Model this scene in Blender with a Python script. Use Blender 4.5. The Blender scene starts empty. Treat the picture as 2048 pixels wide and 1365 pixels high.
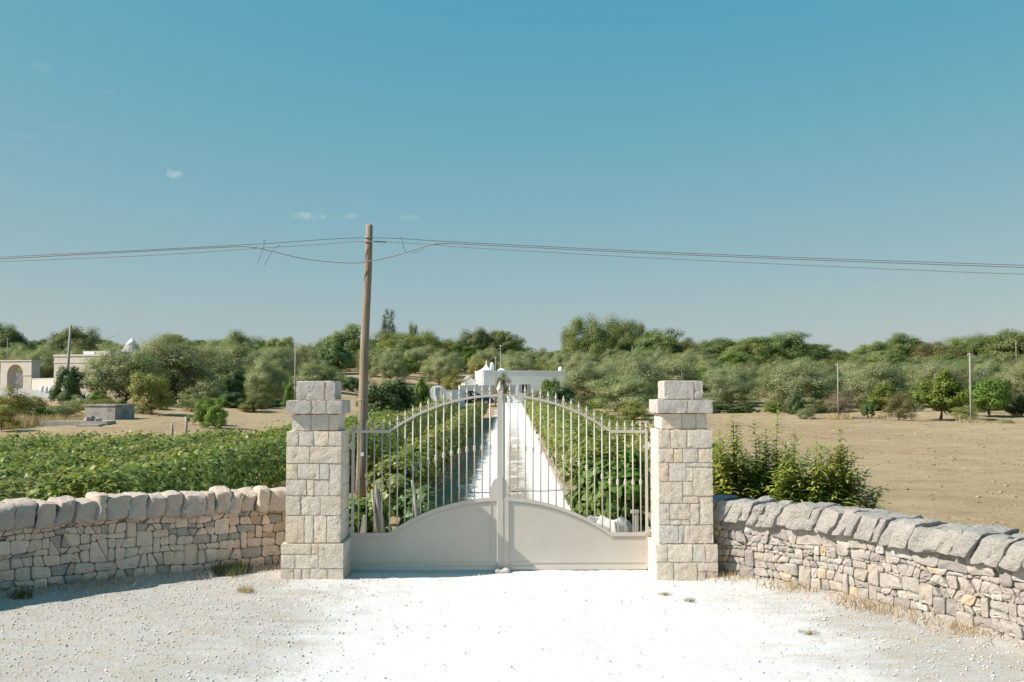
import bpy, bmesh, math, random
import numpy as np
from mathutils import Vector, Matrix, noise as mnoise

random.seed(7)
R = math.radians
scene = bpy.context.scene
COL = scene.collection

# ------------------------------------------------------------------ camera
CAM = Vector((0.0, -13.64, 2.43))
F_PX = 1991.0
cam_d = bpy.data.cameras.new('camera')
cam = bpy.data.objects.new('camera', cam_d)
COL.objects.link(cam)
cam_d.lens = 35.0
cam_d.sensor_width = 36.0
cam_d.clip_end = 6000
PITCH = math.atan(97.5 / F_PX)
YAW = -math.atan(24 / F_PX)
cam.location = CAM
cam.rotation_euler = (R(90) + PITCH, 0, YAW)
scene.camera = cam
CAM_R = cam.rotation_euler.to_matrix()

# ------------------------------------------------------------------ sky, sun, exposure
SUN = Vector((-1.0, -0.235, 0.885)).normalized()
world = bpy.data.worlds.new('World')
scene.world = world
world.use_nodes = True
nt = world.node_tree
nt.nodes.clear()
w_out = nt.nodes.new('ShaderNodeOutputWorld')
w_bg = nt.nodes.new('ShaderNodeBackground')
w_sky = nt.nodes.new('ShaderNodeTexSky')
w_sky.sky_type = 'NISHITA'
w_sky.sun_disc = False
w_sky.sun_elevation = math.asin(SUN.z)
w_sky.sun_rotation = math.atan2(SUN.x, SUN.y)
w_sky.altitude = 300
w_sky.air_density = 1.0
w_sky.dust_density = 1.0
w_sky.ozone_density = 2.0
# colour grade laid on the sky: one curve per channel over the whole dome
w_sep = nt.nodes.new('ShaderNodeSeparateColor')
w_com = nt.nodes.new('ShaderNodeCombineColor')
nt.links.new(w_sky.outputs[0], w_sep.inputs[0])
for ch, (amp_, gam_) in enumerate(((2.06, .50), (1.58, .40), (2.48, .14))):
    pw = nt.nodes.new('ShaderNodeMath'); pw.operation = 'POWER'
    nt.links.new(w_sep.outputs[ch], pw.inputs[0]); pw.inputs[1].default_value = gam_
    mu = nt.nodes.new('ShaderNodeMath'); mu.operation = 'MULTIPLY'
    nt.links.new(pw.outputs[0], mu.inputs[0]); mu.inputs[1].default_value = amp_
    if ch == 0:
        su = nt.nodes.new('ShaderNodeMath'); su.operation = 'SUBTRACT'
        nt.links.new(mu.outputs[0], su.inputs[0]); su.inputs[1].default_value = 1.77
        mu = nt.nodes.new('ShaderNodeMath'); mu.operation = 'MAXIMUM'
        nt.links.new(su.outputs[0], mu.inputs[0]); mu.inputs[1].default_value = .30
    nt.links.new(mu.outputs[0], w_com.inputs[ch])
w_bg.inputs[1].default_value = 0.084
sky_col = w_com.outputs[0]

sun_d = bpy.data.lights.new('sun', 'SUN')
sun_d.energy = 3.9
sun_d.angle = R(0.53)
sun_d.color = (1.0, 0.945, 0.86)
sun = bpy.data.objects.new('sun', sun_d)
COL.objects.link(sun)
sun.rotation_euler = (-SUN).to_track_quat('-Z', 'Y').to_euler()
sun.location = (-40, -10, 40)

scene.view_settings.view_transform = 'Standard'
scene.view_settings.look = 'None'
scene.view_settings.gamma = 1.0
scene.view_settings.use_curve_mapping = False
scene.view_settings.exposure = 1.0
scene.render.engine = 'CYCLES'
scene.cycles.use_denoising = True
scene.cycles.max_bounces = 6
scene.cycles.transparent_max_bounces = 4


def ray(px, py):
    v = Vector(((px - 1024) / F_PX, (682.5 - py) / F_PX, -1.0))
    return CAM_R @ v


def at(px, py, D):
    """point of the place seen at a pixel of the photograph, D metres ahead of the camera"""
    v = ray(px, py)
    return CAM + v * (D / v.y)


# thin clouds belong to the sky: a few small wisps at their own directions
def wn(t, **kw):
    n = nt.nodes.new(t)
    for k, v in kw.items():
        setattr(n, k, v)
    return n


tc = wn('ShaderNodeTexCoord')
cn = wn('ShaderNodeTexNoise')
cn.inputs['Scale'].default_value = 110
cn.inputs['Detail'].default_value = 5
nt.links.new(tc.outputs['Generated'], cn.inputs['Vector'])
acc = None
for (px, py, ax, ay, st) in [(349, 347, 17, 10, .30), (615, 432, 40, 9, .20), (703, 432, 18, 7, .16), (820, 435, 22, 7, .08),
                             (85, 136, 20, 12, .06), (50, 272, 34, 7, .04), (120, 255, 30, 6, .03), (215, 185, 26, 6, .03)]:
    c = ray(px, py).normalized()
    u = Vector((c.y, -c.x, 0)).normalized()
    w = u.cross(c)
    sub = wn('ShaderNodeVectorMath', operation='SUBTRACT')
    nt.links.new(tc.outputs['Generated'], sub.inputs[0])
    sub.inputs[1].default_value = c
    d1 = wn('ShaderNodeVectorMath', operation='DOT_PRODUCT')
    nt.links.new(sub.outputs[0], d1.inputs[0])
    d1.inputs[1].default_value = u * (F_PX / ax)
    d2 = wn('ShaderNodeVectorMath', operation='DOT_PRODUCT')
    nt.links.new(sub.outputs[0], d2.inputs[0])
    d2.inputs[1].default_value = w * (F_PX / ay)
    p1 = wn('ShaderNodeMath', operation='MULTIPLY')
    nt.links.new(d1.outputs['Value'], p1.inputs[0]); nt.links.new(d1.outputs['Value'], p1.inputs[1])
    p2 = wn('ShaderNodeMath', operation='MULTIPLY_ADD')
    nt.links.new(d2.outputs['Value'], p2.inputs[0]); nt.links.new(d2.outputs['Value'], p2.inputs[1]); nt.links.new(p1.outputs[0], p2.inputs[2])
    p3 = wn('ShaderNodeMath', operation='MULTIPLY_ADD')
    nt.links.new(cn.outputs[0], p3.inputs[0]); p3.inputs[1].default_value = 3.0; nt.links.new(p2.outputs[0], p3.inputs[2])
    mr = wn('ShaderNodeMapRange')
    mr.interpolation_type = 'SMOOTHSTEP'
    mr.inputs[1].default_value = 2.6; mr.inputs[2].default_value = 1.0
    mr.inputs[3].default_value = 0; mr.inputs[4].default_value = st
    nt.links.new(p3.outputs[0], mr.inputs[0])
    if acc is None:
        acc = mr.outputs[0]
    else:
        a = wn('ShaderNodeMath', operation='MAXIMUM')
        nt.links.new(acc, a.inputs[0]); nt.links.new(mr.outputs[0], a.inputs[1]); acc = a.outputs[0]
cm = wn('ShaderNodeMix', data_type='RGBA')
nt.links.new(acc, cm.inputs[0])
nt.links.new(sky_col, cm.inputs[6])
cm.inputs[7].default_value = (6.2, 5.8, 5.5, 1)
nt.links.new(cm.outputs[2], w_bg.inputs[0])
nt.links.new(w_bg.outputs[0], w_out.inputs[0])


# ------------------------------------------------------------------ helpers
def obj(name, mesh, parent=None, loc=None, mat=None):
    o = bpy.data.objects.new(name, mesh)
    COL.objects.link(o)
    if parent is not None:
        o.parent = parent
    if loc is not None:
        o.location = loc
    if mat is not None and mesh is not None:
        if len(mesh.materials) == 0:
            mesh.materials.append(mat)
        elif mesh.materials[0] != mat:
            o.material_slots[0].link = 'OBJECT'
            o.material_slots[0].material = mat
    return o


def tag(o, label, cat=None, group=None, kind=None):
    if label:
        o['label'] = label
    if cat:
        o['category'] = cat
    if group:
        o['group'] = group
    if kind:
        o['kind'] = kind
    return o


def thing(name, label, cat, loc=(0, 0, 0), rz=0, group=None):
    o = bpy.data.objects.new(name, None)
    o.empty_display_size = 0.1
    COL.objects.link(o)
    o.location = loc
    o.rotation_euler = (0, 0, rz)
    return tag(o, label, cat, group)


def pyd(name, verts, faces, smooth=False):
    m = bpy.data.meshes.new(name)
    m.from_pydata([tuple(v) for v in verts], [], faces)
    m.update()
    if smooth:
        m.shade_smooth()
    return m


class MB:
    """collects simple shapes into one mesh"""
    def __init__(s):
        s.v = []; s.f = []

    def add(s, v, f):
        n = len(s.v)
        s.v += [tuple(p) for p in v]
        s.f += [tuple(i + n for i in q) for q in f]
        return s

    def box(s, x0, x1, y0, y1, z0, z1):
        v = [(x, y, z) for z in (z0, z1) for y in (y0, y1) for x in (x0, x1)]
        return s.add(v, [(0, 2, 3, 1), (4, 5, 7, 6), (0, 1, 5, 4), (2, 6, 7, 3), (0, 4, 6, 2), (1, 3, 7, 5)])

    def tube(s, pts, rad, n=8, caps=True):
        pts = [Vector(p) for p in pts]
        if not hasattr(rad, '__len__'):
            rad = [rad] * len(pts)
        base = len(s.v)
        up = None
        for i, p in enumerate(pts):
            t = (pts[min(i + 1, len(pts) - 1)] - pts[max(i - 1, 0)])
            t = t.normalized() if t.length > 1e-9 else Vector((0, 0, 1))
            if up is None:
                up = t.orthogonal().normalized()
            up = (up - t * up.dot(t))
            up = up.normalized() if up.length > 1e-6 else t.orthogonal().normalized()
            b = t.cross(up)
            for k in range(n):
                a = 2 * math.pi * k / n
                s.v.append(tuple(p + (up * math.cos(a) + b * math.sin(a)) * rad[i]))
        for i in range(len(pts) - 1):
            for k in range(n):
                a0 = base + i * n + k; a1 = base + i * n + (k + 1) % n
                s.f.append((a0, a1, a1 + n, a0 + n))
        if caps:
            s.f.append(tuple(base + k for k in range(n))[::-1])
            s.f.append(tuple(base + (len(pts) - 1) * n + k for k in range(n)))
        return s

    def lathe(s, prof, n=10, c=(0, 0, 0)):
        base = len(s.v)
        for (r, z) in prof:
            for k in range(n):
                a = 2 * math.pi * k / n
                s.v.append((c[0] + r * math.cos(a), c[1] + r * math.sin(a), c[2] + z))
        for i in range(len(prof) - 1):
            for k in range(n):
                a0 = base + i * n + k; a1 = base + i * n + (k + 1) % n
                s.f.append((a0, a1, a1 + n, a0 + n))
        s.f.append(tuple(base + k for k in range(n))[::-1])
        s.f.append(tuple(base + (len(prof) - 1) * n + k for k in range(n)))
        return s

    def prism(s, outline, y0, y1):
        """outline in x,z extruded along y"""
        n = len(outline)
        v = [(x, y0, z) for x, z in outline] + [(x, y1, z) for x, z in outline]
        f = [tuple(range(n)), tuple(range(2 * n - 1, n - 1, -1))]
        f += [(i, i + n, (i + 1) % n + n, (i + 1) % n) for i in range(n)]
        return s.add(v, f)

    def mesh(s, name, smooth=False):
        m = pyd(name, s.v, s.f)
        bm = bmesh.new(); bm.from_mesh(m)
        bmesh.ops.recalc_face_normals(bm, faces=bm.faces)
        bm.to_mesh(m); bm.free()
        if smooth:
            m.shade_smooth()
        return m

    def build(s, name, mat, parent=None, loc=None, smooth=False):
        return obj(name, s.mesh(name, smooth), parent, loc, mat)


def nz(p, sc, seed=0.0):
    return mnoise.noise(Vector((p[0] * sc + seed * 13.7, p[1] * sc - seed * 7.1, p[2] * sc + seed * 3.3)))


def rough_box(w, d, h, nx, ny, nz_, rnd, amp, seed, freq=6.0, shape=None):
    """box centred on the origin, edges rounded, faces hewn; returns verts, faces"""
    idx = {}; V = []; Fc = []

    def vid(i, j, k):
        key = (i, j, k)
        if key not in idx:
            p = Vector(((i / nx - .5) * w, (j / ny - .5) * d, (k / nz_ - .5) * h))
            q = Vector((max(-w / 2 + rnd, min(w / 2 - rnd, p.x)), max(-d / 2 + rnd, min(d / 2 - rnd, p.y)), max(-h / 2 + rnd, min(h / 2 - rnd, p.z))))
            e = p - q
            if e.length > 1e-9:
                nrm = e.normalized()
                p = q + nrm * rnd
            else:
                nrm = Vector((0, 0, 0))
            p = p + nrm * (amp * nz(p, freq, seed) + amp * .5 * nz(p, freq * 2.3, seed + 5))
            if shape:
                p = shape(p)
            idx[key] = len(V); V.append(p)
        return idx[key]
    for i in range(nx):
        for j in range(ny):
            Fc.append((vid(i, j, 0), vid(i, j + 1, 0), vid(i + 1, j + 1, 0), vid(i + 1, j, 0)))
            Fc.append((vid(i, j, nz_), vid(i + 1, j, nz_), vid(i + 1, j + 1, nz_), vid(i, j + 1, nz_)))
    for i in range(nx):
        for k in range(nz_):
            Fc.append((vid(i, 0, k), vid(i + 1, 0, k), vid(i + 1, 0, k + 1), vid(i, 0, k + 1)))
            Fc.append((vid(i, ny, k), vid(i, ny, k + 1), vid(i + 1, ny, k + 1), vid(i + 1, ny, k)))
    for j in range(ny):
        for k in range(nz_):
            Fc.append((vid(0, j, k), vid(0, j, k + 1), vid(0, j + 1, k + 1), vid(0, j + 1, k)))
            Fc.append((vid(nx, j, k), vid(nx, j + 1, k), vid(nx, j + 1, k + 1), vid(nx, j, k + 1)))
    return V, Fc


# ------------------------------------------------------------------ materials
class NB:
    def __init__(s, name):
        s.m = bpy.data.materials.new(name)
        s.m.use_nodes = True
        s.t = s.m.node_tree
        s.p = s.t.nodes['Principled BSDF']
        s.pos = None

    def n(s, t, **kw):
        x = s.t.nodes.new(t)
        for k, v in kw.items():
            setattr(x, k, v)
        return x

    def l(s, a, b):
        s.t.links.new(a, b)

    def geo(s):
        if s.pos is None:
            s.pos = s.n('ShaderNodeNewGeometry').outputs['Position']
        return s.pos

    def noise(s, scale, detail=4, rough=.55, vec=None, dist=0.0, stretch=None):
        x = s.n('ShaderNodeTexNoise')
        x.inputs['Scale'].default_value = scale
        x.inputs['Detail'].default_value = detail
        x.inputs['Roughness'].default_value = rough
        x.inputs['Distortion'].default_value = dist
        v = vec if vec is not None else s.geo()
        if stretch:
            mp = s.n('ShaderNodeVectorMath', operation='MULTIPLY')
            mp.inputs[1].default_value = stretch
            s.l(v, mp.inputs[0]); v = mp.outputs[0]
        s.l(v, x.inputs['Vector'])
        return x.outputs[0]

    def ramp(s, fac, stops, interp='LINEAR'):
        r = s.n('ShaderNodeValToRGB')
        r.color_ramp.interpolation = interp
        e = r.color_ramp.elements
        while len(e) < len(stops):
            e.new(0.5)
        for i, (p, c) in enumerate(stops):
            e[i].position = p
            e[i].color = (c, c, c, 1) if not hasattr(c, '__len__') else (*c, 1)
        s.l(fac, r.inputs[0])
        return r.outputs[0]

    def mix(s, fac, a, b, mode='MIX'):
        x = s.n('ShaderNodeMix', data_type='RGBA', blend_type=mode)
        for sock, v in ((x.inputs[0], fac), (x.inputs[6], a), (x.inputs[7], b)):
            if isinstance(v, (int, float)):
                sock.default_value = v
            elif isinstance(v, tuple):
                sock.default_value = (*v, 1)
            else:
                s.l(v, sock)
        return x.outputs[2]

    def math(s, op, a, b=None, clamp=False):
        x = s.n('ShaderNodeMath', operation=op)
        x.use_clamp = clamp
        for sock, v in ((x.inputs[0], a), (x.inputs[1], b)):
            if v is None:
                continue
            if isinstance(v, (int, float)):
                sock.default_value = v
            else:
                s.l(v, sock)
        return x.outputs[0]

    def rand(s):
        return s.n('ShaderNodeObjectInfo').outputs['Random']

    def color(s, c):
        if isinstance(c, tuple):
            s.p.inputs['Base Color'].default_value = (*c, 1)
        else:
            s.l(c, s.p.inputs['Base Color'])

    def bump(s, h, strength=.5, dist=.02):
        b = s.n('ShaderNodeBump')
        b.inputs['Strength'].default_value = strength
        b.inputs['Distance'].default_value = dist
        s.l(h, b.inputs['Height'])
        s.l(b.outputs[0], s.p.inputs['Normal'])

    def rough(s, v, spec=.3):
        s.p.inputs['Roughness'].default_value = v
        s.p.inputs['Specular IOR Level'].default_value = spec


def stone_mat(name, tones, spot=(.30, .27, .23), scale=1.0, bump=.6, dist=.02, spot_amt=.35):
    b = NB(name)
    rnd = b.rand()
    base = b.ramp(rnd, [(i / max(1, len(tones) - 1), t) for i, t in enumerate(tones)])
    n1 = b.noise(5 * scale, 5, .6)
    n2 = b.noise(40 * scale, 5, .65)
    f1 = b.ramp(n1, [(.42, 0.0), (.68, 1.0)])
    c = b.mix(b.math('MULTIPLY', f1, spot_amt), base, spot)
    c = b.mix(1.0, c, b.ramp(n2, [(.25, .78), (.7, 1.1)]), 'MULTIPLY')
    b.color(c)
    n3 = b.noise(18 * scale, 6, .7)
    b.bump(b.math('ADD', n3, b.math('MULTIPLY', n2, .5)), bump, dist)
    b.rough(.9, .2)
    return b.m


M = {}
M['pillar'] = stone_mat('hewn_limestone', [(0.750, 0.636, 0.515), (0.665, 0.599, 0.525), (0.792, 0.695, 0.577), (0.750, 0.609, 0.469), (0.685, 0.594, 0.505), (0.643, 0.589, 0.536), (0.782, 0.669, 0.536)], (0.643, 0.488, 0.340), 1.0, .9, .024, .40)
M['pillar_cap'] = stone_mat('weathered_cap_limestone', [(0.486, 0.444, 0.408), (0.562, 0.514, 0.466), (0.508, 0.465, 0.429)], (0.367, 0.332, 0.307), 1.3, .9, .022, .5)
M['mortar'] = stone_mat('lime_mortar', [(.56, .49, .41), (.56, .49, .41)], (.50, .41, .31), 1.5, .5, .01, .3)
M['wall_shade_lift'] = stone_mat('shade_lifted_wall_stone', [(0.627, 0.496, 0.404), (0.715, 0.572, 0.458), (0.665, 0.519, 0.442), (0.753, 0.606, 0.491), (0.640, 0.525, 0.442), (0.715, 0.548, 0.415)], (0.526, 0.415, 0.334), 1.0, .8, .02, .5)  # stone colour lightened to make up for shade on the left wall
M['wall_sun_toned'] = stone_mat('sun_toned_wall_stone', [(0.362, 0.327, 0.286), (0.414, 0.378, 0.330), (0.380, 0.339, 0.308), (0.440, 0.396, 0.345), (0.358, 0.331, 0.302), (0.406, 0.347, 0.286)], (0.301, 0.270, 0.239), 1.0, .8, .02, .5)  # copy of the wall stone, darkened to offset direct sun on the right wall
M['wall_fresh'] = stone_mat('fresh_white_stone', [(0.388, 0.370, 0.343), (0.421, 0.396, 0.359)], (0.464, 0.426, 0.376), 1.2, .4, .015, .3)
M['wall_ochre'] = stone_mat('ochre_stained_stone', [(0.490, 0.380, 0.258), (0.470, 0.370, 0.262), (0.510, 0.408, 0.294)], (0.412, 0.294, 0.184), 1.2, .4, .015, .5)
M['coping_shade_lift'] = stone_mat('shade_lifted_coping_stone', [(0.657, 0.544, 0.457), (0.734, 0.606, 0.505), (0.603, 0.502, 0.427), (0.688, 0.570, 0.482)], (0.516, 0.427, 0.360), 1.6, 1.0, .045, .5)  # coping colour lifted to brighten the shaded left wall; sunlit copy is below
M['coping'] = stone_mat('grey_coping_stone', [(0.371, 0.345, 0.319), (0.421, 0.387, 0.349), (0.338, 0.318, 0.299), (0.393, 0.360, 0.329)], (0.414, 0.376, 0.323), .8, 1.0, .045, .5)
M['wall_grey'] = stone_mat('dry_wall_grey_stone', [(0.289, 0.261, 0.235), (0.327, 0.293, 0.258), (0.309, 0.269, 0.250)], (0.262, 0.232, 0.213), 1.0, .8, .02, .5)
M['core'] = stone_mat('earth_and_rubble_fill', [(.34, .29, .245), (.34, .29, .245)], (.24, .19, .155), 2, .6, .03, .5)
M['rock'] = stone_mat('white_field_rock', [(.62, .58, .54), (.55, .52, .48)], (.42, .38, .33), 1.5, .6, .02, .4)


def paint(name, col, rough=.45, var=.06, bump=0.0):
    b = NB(name)
    n1 = b.noise(2.5, 4, .6)
    n2 = b.noise(25, 3, .5)
    c = b.mix(1.0, col, b.ramp(n1, [(.3, 1 - var), (.7, 1 + var * .5)]), 'MULTIPLY')
    c = b.mix(1.0, c, b.ramp(n2, [(.3, 1 - var * .5), (.7, 1.0)]), 'MULTIPLY')
    b.color(c)
    b.rough(rough, .4)
    if bump:
        b.bump(n2, bump, .01)
    return b.m


b = NB('beige_gate_paint')
sg = b.n('ShaderNodeSeparateXYZ'); b.l(b.geo(), sg.inputs[0])
n1 = b.noise(2.2, 5, .65); n2 = b.noise(30, 4, .6); n3 = b.noise(9, 5, .7, stretch=(3, 1, .25))
c = b.mix(1.0, (.515, .466, .411), b.ramp(n1, [(.3, .93), (.7, 1.03)]), 'MULTIPLY')
c = b.mix(1.0, c, b.ramp(n2, [(.3, .96), (.7, 1.0)]), 'MULTIPLY')
dz_ = b.n('ShaderNodeMapRange'); dz_.inputs[1].default_value = .30; dz_.inputs[2].default_value = .0
b.l(b.math('ADD', sg.outputs[2], b.math('MULTIPLY', b.math('SUBTRACT', n3, .5), .22)), dz_.inputs[0])
c = b.mix(b.math('MULTIPLY', dz_.outputs[0], .55), c, (.62, .585, .53))           # lime dust splashed on the foot
c = b.mix(b.math('MULTIPLY', b.ramp(n3, [(.66, 0.), (.76, 1.)]), .28), c, (.36, .29, .22))   # faint rusty runs
b.color(c); b.rough(.45, .4); b.bump(n2, .08, .004)
M['gate'] = b.m
M['hinge'] = paint('pale_hinge_paint', (.62, .61, .60), .5)
M['white'] = paint('whitewash', (.82, .81, .80), .85, .07, .2)
M['cream'] = paint('cream_render', (.50, .455, .405), .85, .10, .2)
M['concrete'] = stone_mat('old_concrete', [(.36, .34, .315), (.36, .34, .315)], (.15, .135, .125), .45, .6, .03, .8)
M['slab'] = stone_mat('pale_concrete_slab', [(.40, .37, .34), (.40, .37, .34)], (.28, .24, .2), .5, .4, .02, .5)
M['dark'] = paint('dark_opening', (.03, .03, .032), .5)
M['shutter'] = paint('grey_shutter', (.42, .43, .43), .6)
M['pole_metal'] = paint('galvanised_post', (.40, .40, .39), .6, .12)
M['pole_concrete'] = paint('grey_concrete_pole', (.30, .285, .26), .85, .1)
M['roof_stone'] = stone_mat('grey_stone_roof', [(.33, .32, .31), (.33, .32, .31)], (.22, .21, .2), .8, .5)
M['cable'] = paint('grey_cable_sheath', (.30, .29, .28), .5, .1)
M['cable_dark'] = paint('dark_wire', (.09, .09, .10), .5, .1)
M['car_dark'] = paint('dark_blue_car_paint', (.02, .025, .05), .25, .02)
M['car_white'] = paint('pale_car_paint', (.62, .64, .68), .25, .02)
M['glass'] = paint('car_glass', (.02, .025, .03), .08, .0)
M['tyre'] = paint('tyre_rubber', (.02, .02, .02), .8)
M['peach'] = paint('ripe_yellow_fruit', (.65, .45, .05), .5, .2)


def wood(name, c1, c2, sc=1.0):
    b = NB(name)
    g = b.noise(30 * sc, 5, .6, stretch=(1, 1, .06))
    n = b.noise(3, 4, .6, stretch=(1, 1, .4))
    c = b.mix(b.ramp(g, [(.35, 0.), (.65, 1.)]), c1, c2)
    c = b.mix(1.0, c, b.ramp(n, [(.3, .78), (.7, 1.12)]), 'MULTIPLY')
    b.color(c)
    b.bump(g, .6, .015)
    b.rough(.85, .2)
    return b.m


M['pole_wood'] = wood('weathered_pole_wood', (.23, .175, .13), (.35, .285, .22))
M['grey_wood'] = wood('silvered_wood', (.30, .27, .24), (.44, .41, .37), 2)
M['bark'] = wood('rough_bark', (.07, .055, .042), (.13, .105, .085), 1.5)
M['olive_bark'] = wood('olive_bark', (.09, .08, .065), (.17, .15, .125), 1.2)


def leaf_mat(name, stops, trans=.25, objvar=.18, rough=.55):
    b = NB(name)
    a = b.n('ShaderNodeAttribute', attribute_name='tint')
    c = b.ramp(a.outputs['Fac'], stops)
    r = b.rand()
    v = b.n('ShaderNodeMapRange')
    v.inputs[3].default_value = 1 - objvar; v.inputs[4].default_value = 1 + objvar
    b.l(r, v.inputs[0])
    h = b.n('ShaderNodeHueSaturation')
    b.l(c, h.inputs['Color']); b.l(v.outputs[0], h.inputs['Value'])
    r2 = b.math('FRACT', b.math('MULTIPLY', r, 7.31))
    hv = b.n('ShaderNodeMapRange')
    hv.inputs[3].default_value = .5 - .018; hv.inputs[4].default_value = .5 + .018
    b.l(r2, hv.inputs[0]); b.l(hv.outputs[0], h.inputs['Hue'])
    b.color(h.outputs[0])
    b.rough(rough, .3)
    tr = b.n('ShaderNodeBsdfTranslucent')
    g = b.mix(1.0, h.outputs[0], (1.15, 1.2, .6), 'MULTIPLY')
    b.l(g, tr.inputs[0])
    mx = b.n('ShaderNodeMixShader')
    mx.inputs[0].default_value = trans
    b.l(b.p.outputs[0], mx.inputs[1]); b.l(tr.outputs[0], mx.inputs[2])
    out = b.t.nodes['Material Output']
    b.l(mx.outputs[0], out.inputs[0])
    return b.m


M['l_olive'] = leaf_mat('olive_leaf', [(0, (.165, .19, .085)), (.5, (.25, .275, .135)), (1, (.35, .365, .21))], .35, .14)
M['l_oak'] = leaf_mat('oak_leaf', [(0, (0.113, 0.142, 0.050)), (.5, (0.175, 0.215, 0.072)), (1, (0.251, 0.283, 0.099))], .38, .25)
M['l_brown'] = leaf_mat('dry_oak_leaf', [(0, (.10, .095, .036)), (.5, (.145, .135, .052)), (1, (.20, .17, .075))], .25, .15)
M['l_pine'] = leaf_mat('pine_needle', [(0, (.10, .13, .03)), (.5, (.16, .195, .046)), (1, (.225, .25, .07))], .25, .12)
M['l_bright'] = leaf_mat('fresh_leaf', [(0, (.085, .14, .022)), (.5, (.14, .21, .032)), (1, (.21, .28, .05))], .35, .15)
M['l_yellow'] = leaf_mat('yellowing_leaf', [(0, (.16, .17, .045)), (.5, (.235, .235, .062)), (1, (.32, .29, .09))], .35, .12)
M['l_dark'] = leaf_mat('dark_glossy_leaf', [(0, (0.058, 0.094, 0.029)), (.5, (0.086, 0.138, 0.041)), (1, (0.126, 0.186, 0.060))], .25, .12, .4)
M['l_blue'] = leaf_mat('blue_grey_leaf', [(0, (.11, .145, .115)), (.5, (.15, .185, .15)), (1, (.2, .23, .19))], .2, .1)
M['l_twig'] = leaf_mat('dry_twig', [(0, (.15, .115, .075)), (.5, (.2, .16, .105)), (1, (.26, .21, .14))], .1, .1)
M['l_vine'] = leaf_mat('grape_leaf', [(0, (.095, .125, .036)), (.4, (.18, .215, .058)), (.75, (.29, .315, .10)), (.93, (.43, .41, .15)), (1, (.54, .42, .20))], .4, .06, .42)
M['l_vine_y'] = leaf_mat('yellowing_vine_leaf', [(0, (.10, .125, .034)), (.4, (.18, .205, .056)), (.75, (.275, .29, .085)), (.93, (.38, .36, .12)), (1, (.46, .33, .15))], .4, .06, .42)
M['l_peach'] = leaf_mat('peach_leaf', [(0, (0.183, 0.228, 0.048)), (.5, (0.311, 0.359, 0.075)), (.9, (0.456, 0.475, 0.120)), (1, (0.548, 0.414, 0.146))], .3, .06, .45)
M['l_straw'] = leaf_mat('dry_straw', [(0, (.30, .22, .115)), (.5, (.40, .31, .17)), (1, (.50, .40, .24))], .15, .0, .7)
M['l_stub'] = leaf_mat('stubble_straw', [(0, (.24, .17, .095)), (.5, (.33, .25, .145)), (1, (.43, .34, .21))], .1, .0, .8)
M['l_weed'] = leaf_mat('green_weed', [(0, (.05, .075, .025)), (.5, (.09, .115, .04)), (1, (.2, .18, .08))], .2, .1)

# ------------------------------------------------------------------ terrain
_D = np.array([0, 20, 50, 70, 90, 120, 150, 170, 220, 300, 400, 600, 5000.])
_Z = np.array([0, 0, .2, .45, .7, 1.3, 2.6, 3.7, 6.8, 11.5, 13, 13, 13.])
_LD = np.array([0, 42, 60, 75, 100, 150, 250, 320, 5000.])
_LZ = np.array([0, 0, .25, .8, 1.3, 1.2, .6, 0, 0.])


def zt(x, y):
    D = y - CAM.y
    b = np.interp(D, _D, _Z)
    t = np.clip((-x - 8) / 16, 0, 1)
    t = t * t * (3 - 2 * t)
    return b + t * np.interp(D, _LD, _LZ)


def on_ground(px, D):
    p = at(px, 780, D)
    return Vector((p.x, p.y, float(zt(p.x, p.y))))


def ztop(py, D):
    return at(1000, py, D).z


def sheet(name, X, Y, Z, mat, keep=None):
    ny, nx = X.shape
    V = np.stack([X, Y, Z], -1).reshape(-1, 3)
    ii, jj = np.meshgrid(np.arange(ny - 1), np.arange(nx - 1), indexing='ij')
    a = (ii * nx + jj)
    Fq = np.stack([a, a + 1, a + nx + 1, a + nx], -1)
    if keep is not None:
        Fq = Fq[keep]
    Fq = Fq.reshape(-1, 4)
    m = bpy.data.meshes.new(name)
    m.vertices.add(len(V)); m.vertices.foreach_set('co', V.astype(np.float32).ravel())
    m.loops.add(Fq.size); m.loops.foreach_set('vertex_index', Fq.astype(np.int32).ravel())
    m.polygons.add(len(Fq)); m.polygons.foreach_set('loop_start', np.arange(0, Fq.size, 4, dtype=np.int32))
    m.update(calc_edges=True)
    m.shade_smooth()
    return obj(name, m, mat=mat)


# ground: dry stubble and red earth
g = NB('dry_field_earth')
n_big = g.noise(.09, 5, .6)
n_mid = g.noise(.8, 5, .65)
n_str = g.noise(1.0, 9, .78, stretch=(.42, 1.15, 1), dist=.9)
n_clod = g.noise(24, 6, .75)
n_fine = g.noise(7, 8, .8)
straw = g.mix(g.ramp(n_fine, [(.3, 0.), (.7, 1.)]), (.305, .23, .137), (.43, .34, .21))
c = g.mix(g.ramp(n_str, [(.50, 0.), (.66, .60)]), straw, (.25, .155, .095))
c = g.mix(g.math('MULTIPLY', g.ramp(n_big, [(.45, 0.), (.62, 1.)]), .4), c, (.29, .19, .115))
c = g.mix(1.0, c, g.ramp(n_mid, [(.3, .80), (.7, 1.12)]), 'MULTIPLY')
c = g.mix(1.0, c, g.ramp(n_clod, [(.34, .78), (.52, 1.03)]), 'MULTIPLY')
g.color(c)
g.bump(g.math('ADD', n_fine, g.math('MULTIPLY', n_str, 1.5)), .7, .06)
g.rough(.95, .1)
M['ground'] = g.m

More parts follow.
